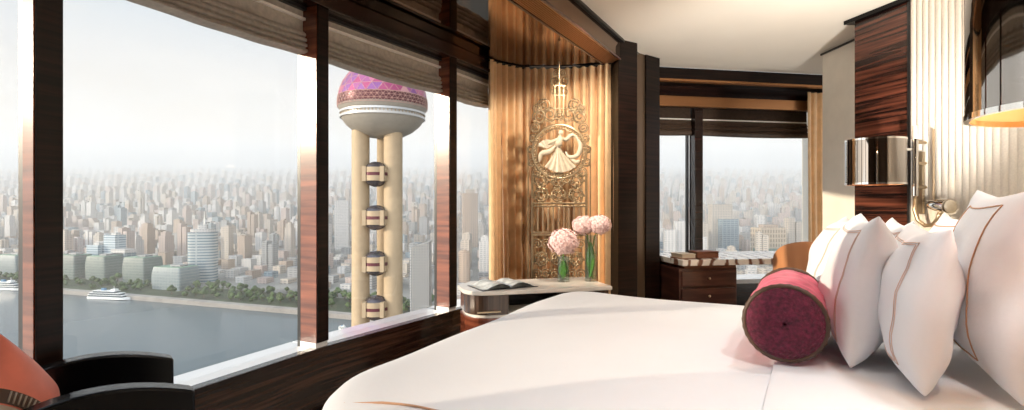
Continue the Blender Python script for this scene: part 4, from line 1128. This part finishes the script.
for a, b in E: m.tube([T0 @ (Vector(V_[a])+Vector((0,0,0))), T0 @ Vector(V_[b])], .13, 4)
rows2 = [R(-6), R(-1.5), R(3), R(7.5)]
V2_, F2_ = skin(rows2, 52, RS*1.002)
E2 = set()
for f in F2_:
    for a, b in ((f[0],f[1]), (f[1],f[2]), (f[2],f[0])): E2.add((min(a,b), max(a,b)))
for a, b in E2: m.tube([T0 @ Vector(V2_[a]), T0 @ Vector(V2_[b])], .12, 4)
m.build('lattice', M['lattice'], tw, world=True)
M['capdark'] = mat('capsule_glass', (.10,.09,.10), .25, metal=.5)
for z in (18.8, -5.9, -31.9, -57.3):
    cc = Vector((TX-1.2, TY-6.5, z)); Tc = Matrix.Translation(cc)
    cp = MB().ball(cc, 7.3, 20, 14).build('capsule', M['capdark'], tw, smooth=True, world=True)
    MB().lathe([(6.6,-3.9), (7.5,-3.8), (7.5,-.9), (7.3,-.9), (7.3,.9), (7.5,.9), (7.5,3.8), (6.6,3.9)], 28, Tc).build('drum', M['champagne_light'] if 'champagne_light' in M else M['concrete'], cp, smooth=True, angle=30, world=True)
    MB().lathe([(7.32,-.95), (7.56,-.9), (7.56,.9), (7.32,.95)], 28, Tc, cap=False).build('stripe', M['dkred'], cp, smooth=True, angle=30, world=True)
    m = MB()
    for dx in (-5.0, 5.0): m.box((cc.x+dx, cc.y-4.5, z), (2.2,5,8.4))
    m.build('bracket', M['concrete'], cp, world=True)

# ================================================================ HAZE, SKY, SUN, CAMERA
hz_ = MB().prism([(-1500,470), (950,470), (15800,14300), (-21500,14300), (-9000,4200)], lambda x, y: zp(x,y)-20, lambda x, y: zp(x,y)+HAZE_TOP)
mh = bpy.data.materials.new('haze'); mh.use_nodes = True; nt = mh.node_tree; nt.nodes.clear()
out = nt.nodes.new('ShaderNodeOutputMaterial'); vs_ = nt.nodes.new('ShaderNodeVolumeScatter'); vs_.inputs['Color'].default_value = (.98,.93,.87,1)
vs_.inputs['Density'].default_value = HAZE_D; vs_.inputs['Anisotropy'].default_value = .0; nt.links.new(vs_.outputs[0], out.inputs['Volume'])
try: mh.cycles.homogeneous_volume = True
except Exception: pass
tag(hz_.build('haze', mh), 'pale warm haze lying over the distant city', 'haze', None, 'stuff')

SD = Vector((.93, .27, -.187)).normalized()                          # where sunlight travels
sun = bpy.data.lights.new('sun', 'SUN'); sun.energy = SUN_E; sun.color = (1.0,.84,.63); sun.angle = R(.8)
so = bpy.data.objects.new('sun', sun); C.objects.link(so); so.rotation_euler = SD.to_track_quat('-Z', 'Y').to_euler(); so.location = (-6, -2, 6)

wd = bpy.data.worlds.new('sky'); S.world = wd; wd.use_nodes = True; nt = wd.node_tree; N, L = nt.nodes, nt.links; N.clear()
wo = N.new('ShaderNodeOutputWorld'); bg = N.new('ShaderNodeBackground'); tc = N.new('ShaderNodeTexCoord')
sx = N.new('ShaderNodeSeparateXYZ'); L.new(tc.outputs['Generated'], sx.inputs[0])
rp_ = N.new('ShaderNodeValToRGB'); L.new(sx.outputs['Z'], rp_.inputs['Fac'])
e = rp_.color_ramp.elements; e[0].position = .0; e[0].color = (.86,.78,.70,1); e[1].position = .55; e[1].color = (.62,.76,.92,1)
for p_, c_ in ((.07,(.97,.86,.75)), (.15,(.96,.91,.85)), (.24,(.90,.92,.94)), (.34,(.76,.87,.96))):
    n_ = e.new(p_); n_.color = (*c_, 1)
mp = N.new('ShaderNodeMapping'); mp.inputs['Scale'].default_value = (2.2,2.2,7); L.new(tc.outputs['Generated'], mp.inputs['Vector'])
no = N.new('ShaderNodeTexNoise'); no.inputs['Scale'].default_value = 2.0; no.inputs['Detail'].default_value = 6; L.new(mp.outputs['Vector'], no.inputs['Vector'])
cr = N.new('ShaderNodeValToRGB'); cr.color_ramp.elements[0].position = .47; cr.color_ramp.elements[1].position = .68; L.new(no.outputs['Fac'], cr.inputs['Fac'])
mc = N.new('ShaderNodeMath'); mc.operation = 'MULTIPLY'; mc.inputs[1].default_value = .85; L.new(cr.outputs['Color'], mc.inputs[0])
mx = N.new('ShaderNodeMix'); mx.data_type = 'RGBA'; L.new(mc.outputs[0], mx.inputs['Factor']); L.new(rp_.outputs['Color'], mx.inputs[6]); mx.inputs[7].default_value = (.99,.985,.97,1)
# brighter sky around the sun, behind the camera's left shoulder
dt = N.new('ShaderNodeVectorMath'); dt.operation = 'DOT_PRODUCT'; L.new(tc.outputs['Generated'], dt.inputs[0]); dt.inputs[1].default_value = Vector((-.55,-.80,.25)).normalized()
mr = N.new('ShaderNodeMapRange'); mr.inputs['From Min'].default_value = .1; mr.inputs['From Max'].default_value = 1; mr.inputs['To Min'].default_value = 1; mr.inputs['To Max'].default_value = SKY_BACK; L.new(dt.outputs['Value'], mr.inputs['Value'])
ms = N.new('ShaderNodeMath'); ms.operation = 'MULTIPLY'; ms.inputs[1].default_value = SKY_S; L.new(mr.outputs[0], ms.inputs[0])
L.new(mx.outputs[2], bg.inputs['Color']); L.new(ms.outputs[0], bg.inputs['Strength']); L.new(bg.outputs[0], wo.inputs[0])

# added ceiling fill spots, out of view, to brighten bed and curtain
M['bulb'] = mat('warm_bulb', (1,.9,.75), .4, emit=(1,.82,.6), es=4.0)
for k, (x, y) in enumerate(((1.35, 1.9), (.45, 1.65), (.9, .3), (2.1, 3.45), (.72, 3.3), (-.5,-1.6))):
    t = thing('downlight', ['ceiling downlight over the pillows', 'ceiling downlight over the middle of the bed', 'ceiling downlight behind the hanging drum lamp', 'ceiling downlight by the fluted wall', 'ceiling downlight in front of the gold curtain', 'ceiling downlight near the taupe rear wall'][k], 'lamp', (x, y, CEIL-.03), 0, 'recessed downlights')
    MB().lathe([(.035,.024), (.045,.0), (.062,.0), (.062,.03), (.035,.03)], 24, cap=False).build('trim_ring', M['chrome'], t, smooth=True, angle=40)
    MB().lathe([(.0,.022), (.036,.022), (.036,.028), (.0,.028)], 20, cap=False).build('bulb', M['bulb'], t)
    ld = bpy.data.lights.new('downlight_lamp', 'SPOT'); ld.energy = FILL_DOWN_W*(10.5 if k == 4 else 9 if k == 2 else 2.2 if k == 3 else 2.4 if k == 0 else 6 if k == 5 else 1); ld.color = (1,.98,.97) if k != 4 else (1,.88,.72); ld.spot_size = R(130); ld.spot_blend = 1; ld.shadow_soft_size = .06
    lo = bpy.data.objects.new('downlight_lamp', ld); C.objects.link(lo); lo.parent = t; lo.location = (0,0,-.02)
    if k == 4: ld.spot_size = R(78); ld.spot_blend = .6; lo.rotation_euler = Vector((-.30, 1.45, -1.35)).to_track_quat('-Z', 'Y').to_euler()

cam = bpy.data.cameras.new('camera'); cam.sensor_width = 36; cam.lens = 515/1024*36; cam.clip_start = .05; cam.clip_end = 40000
cob = bpy.data.objects.new('camera', cam); C.objects.link(cob); cob.location = (0,0,EYE); cob.rotation_euler = (R(90),0,0); S.camera = cob

vsn = S.view_settings; vsn.view_transform = 'Standard'; vsn.look = 'None'; vsn.exposure = EXPO; vsn.gamma = 1; vsn.use_curve_mapping = False
S.cycles.use_denoising = True; S.cycles.max_bounces = 10; S.cycles.diffuse_bounces = 5; S.cycles.glossy_bounces = 5; S.cycles.transparent_max_bounces = 24
S.cycles.volume_bounces = 1; S.cycles.sample_clamp_indirect = 6; S.cycles.caustics_reflective = False; S.cycles.caustics_refractive = False
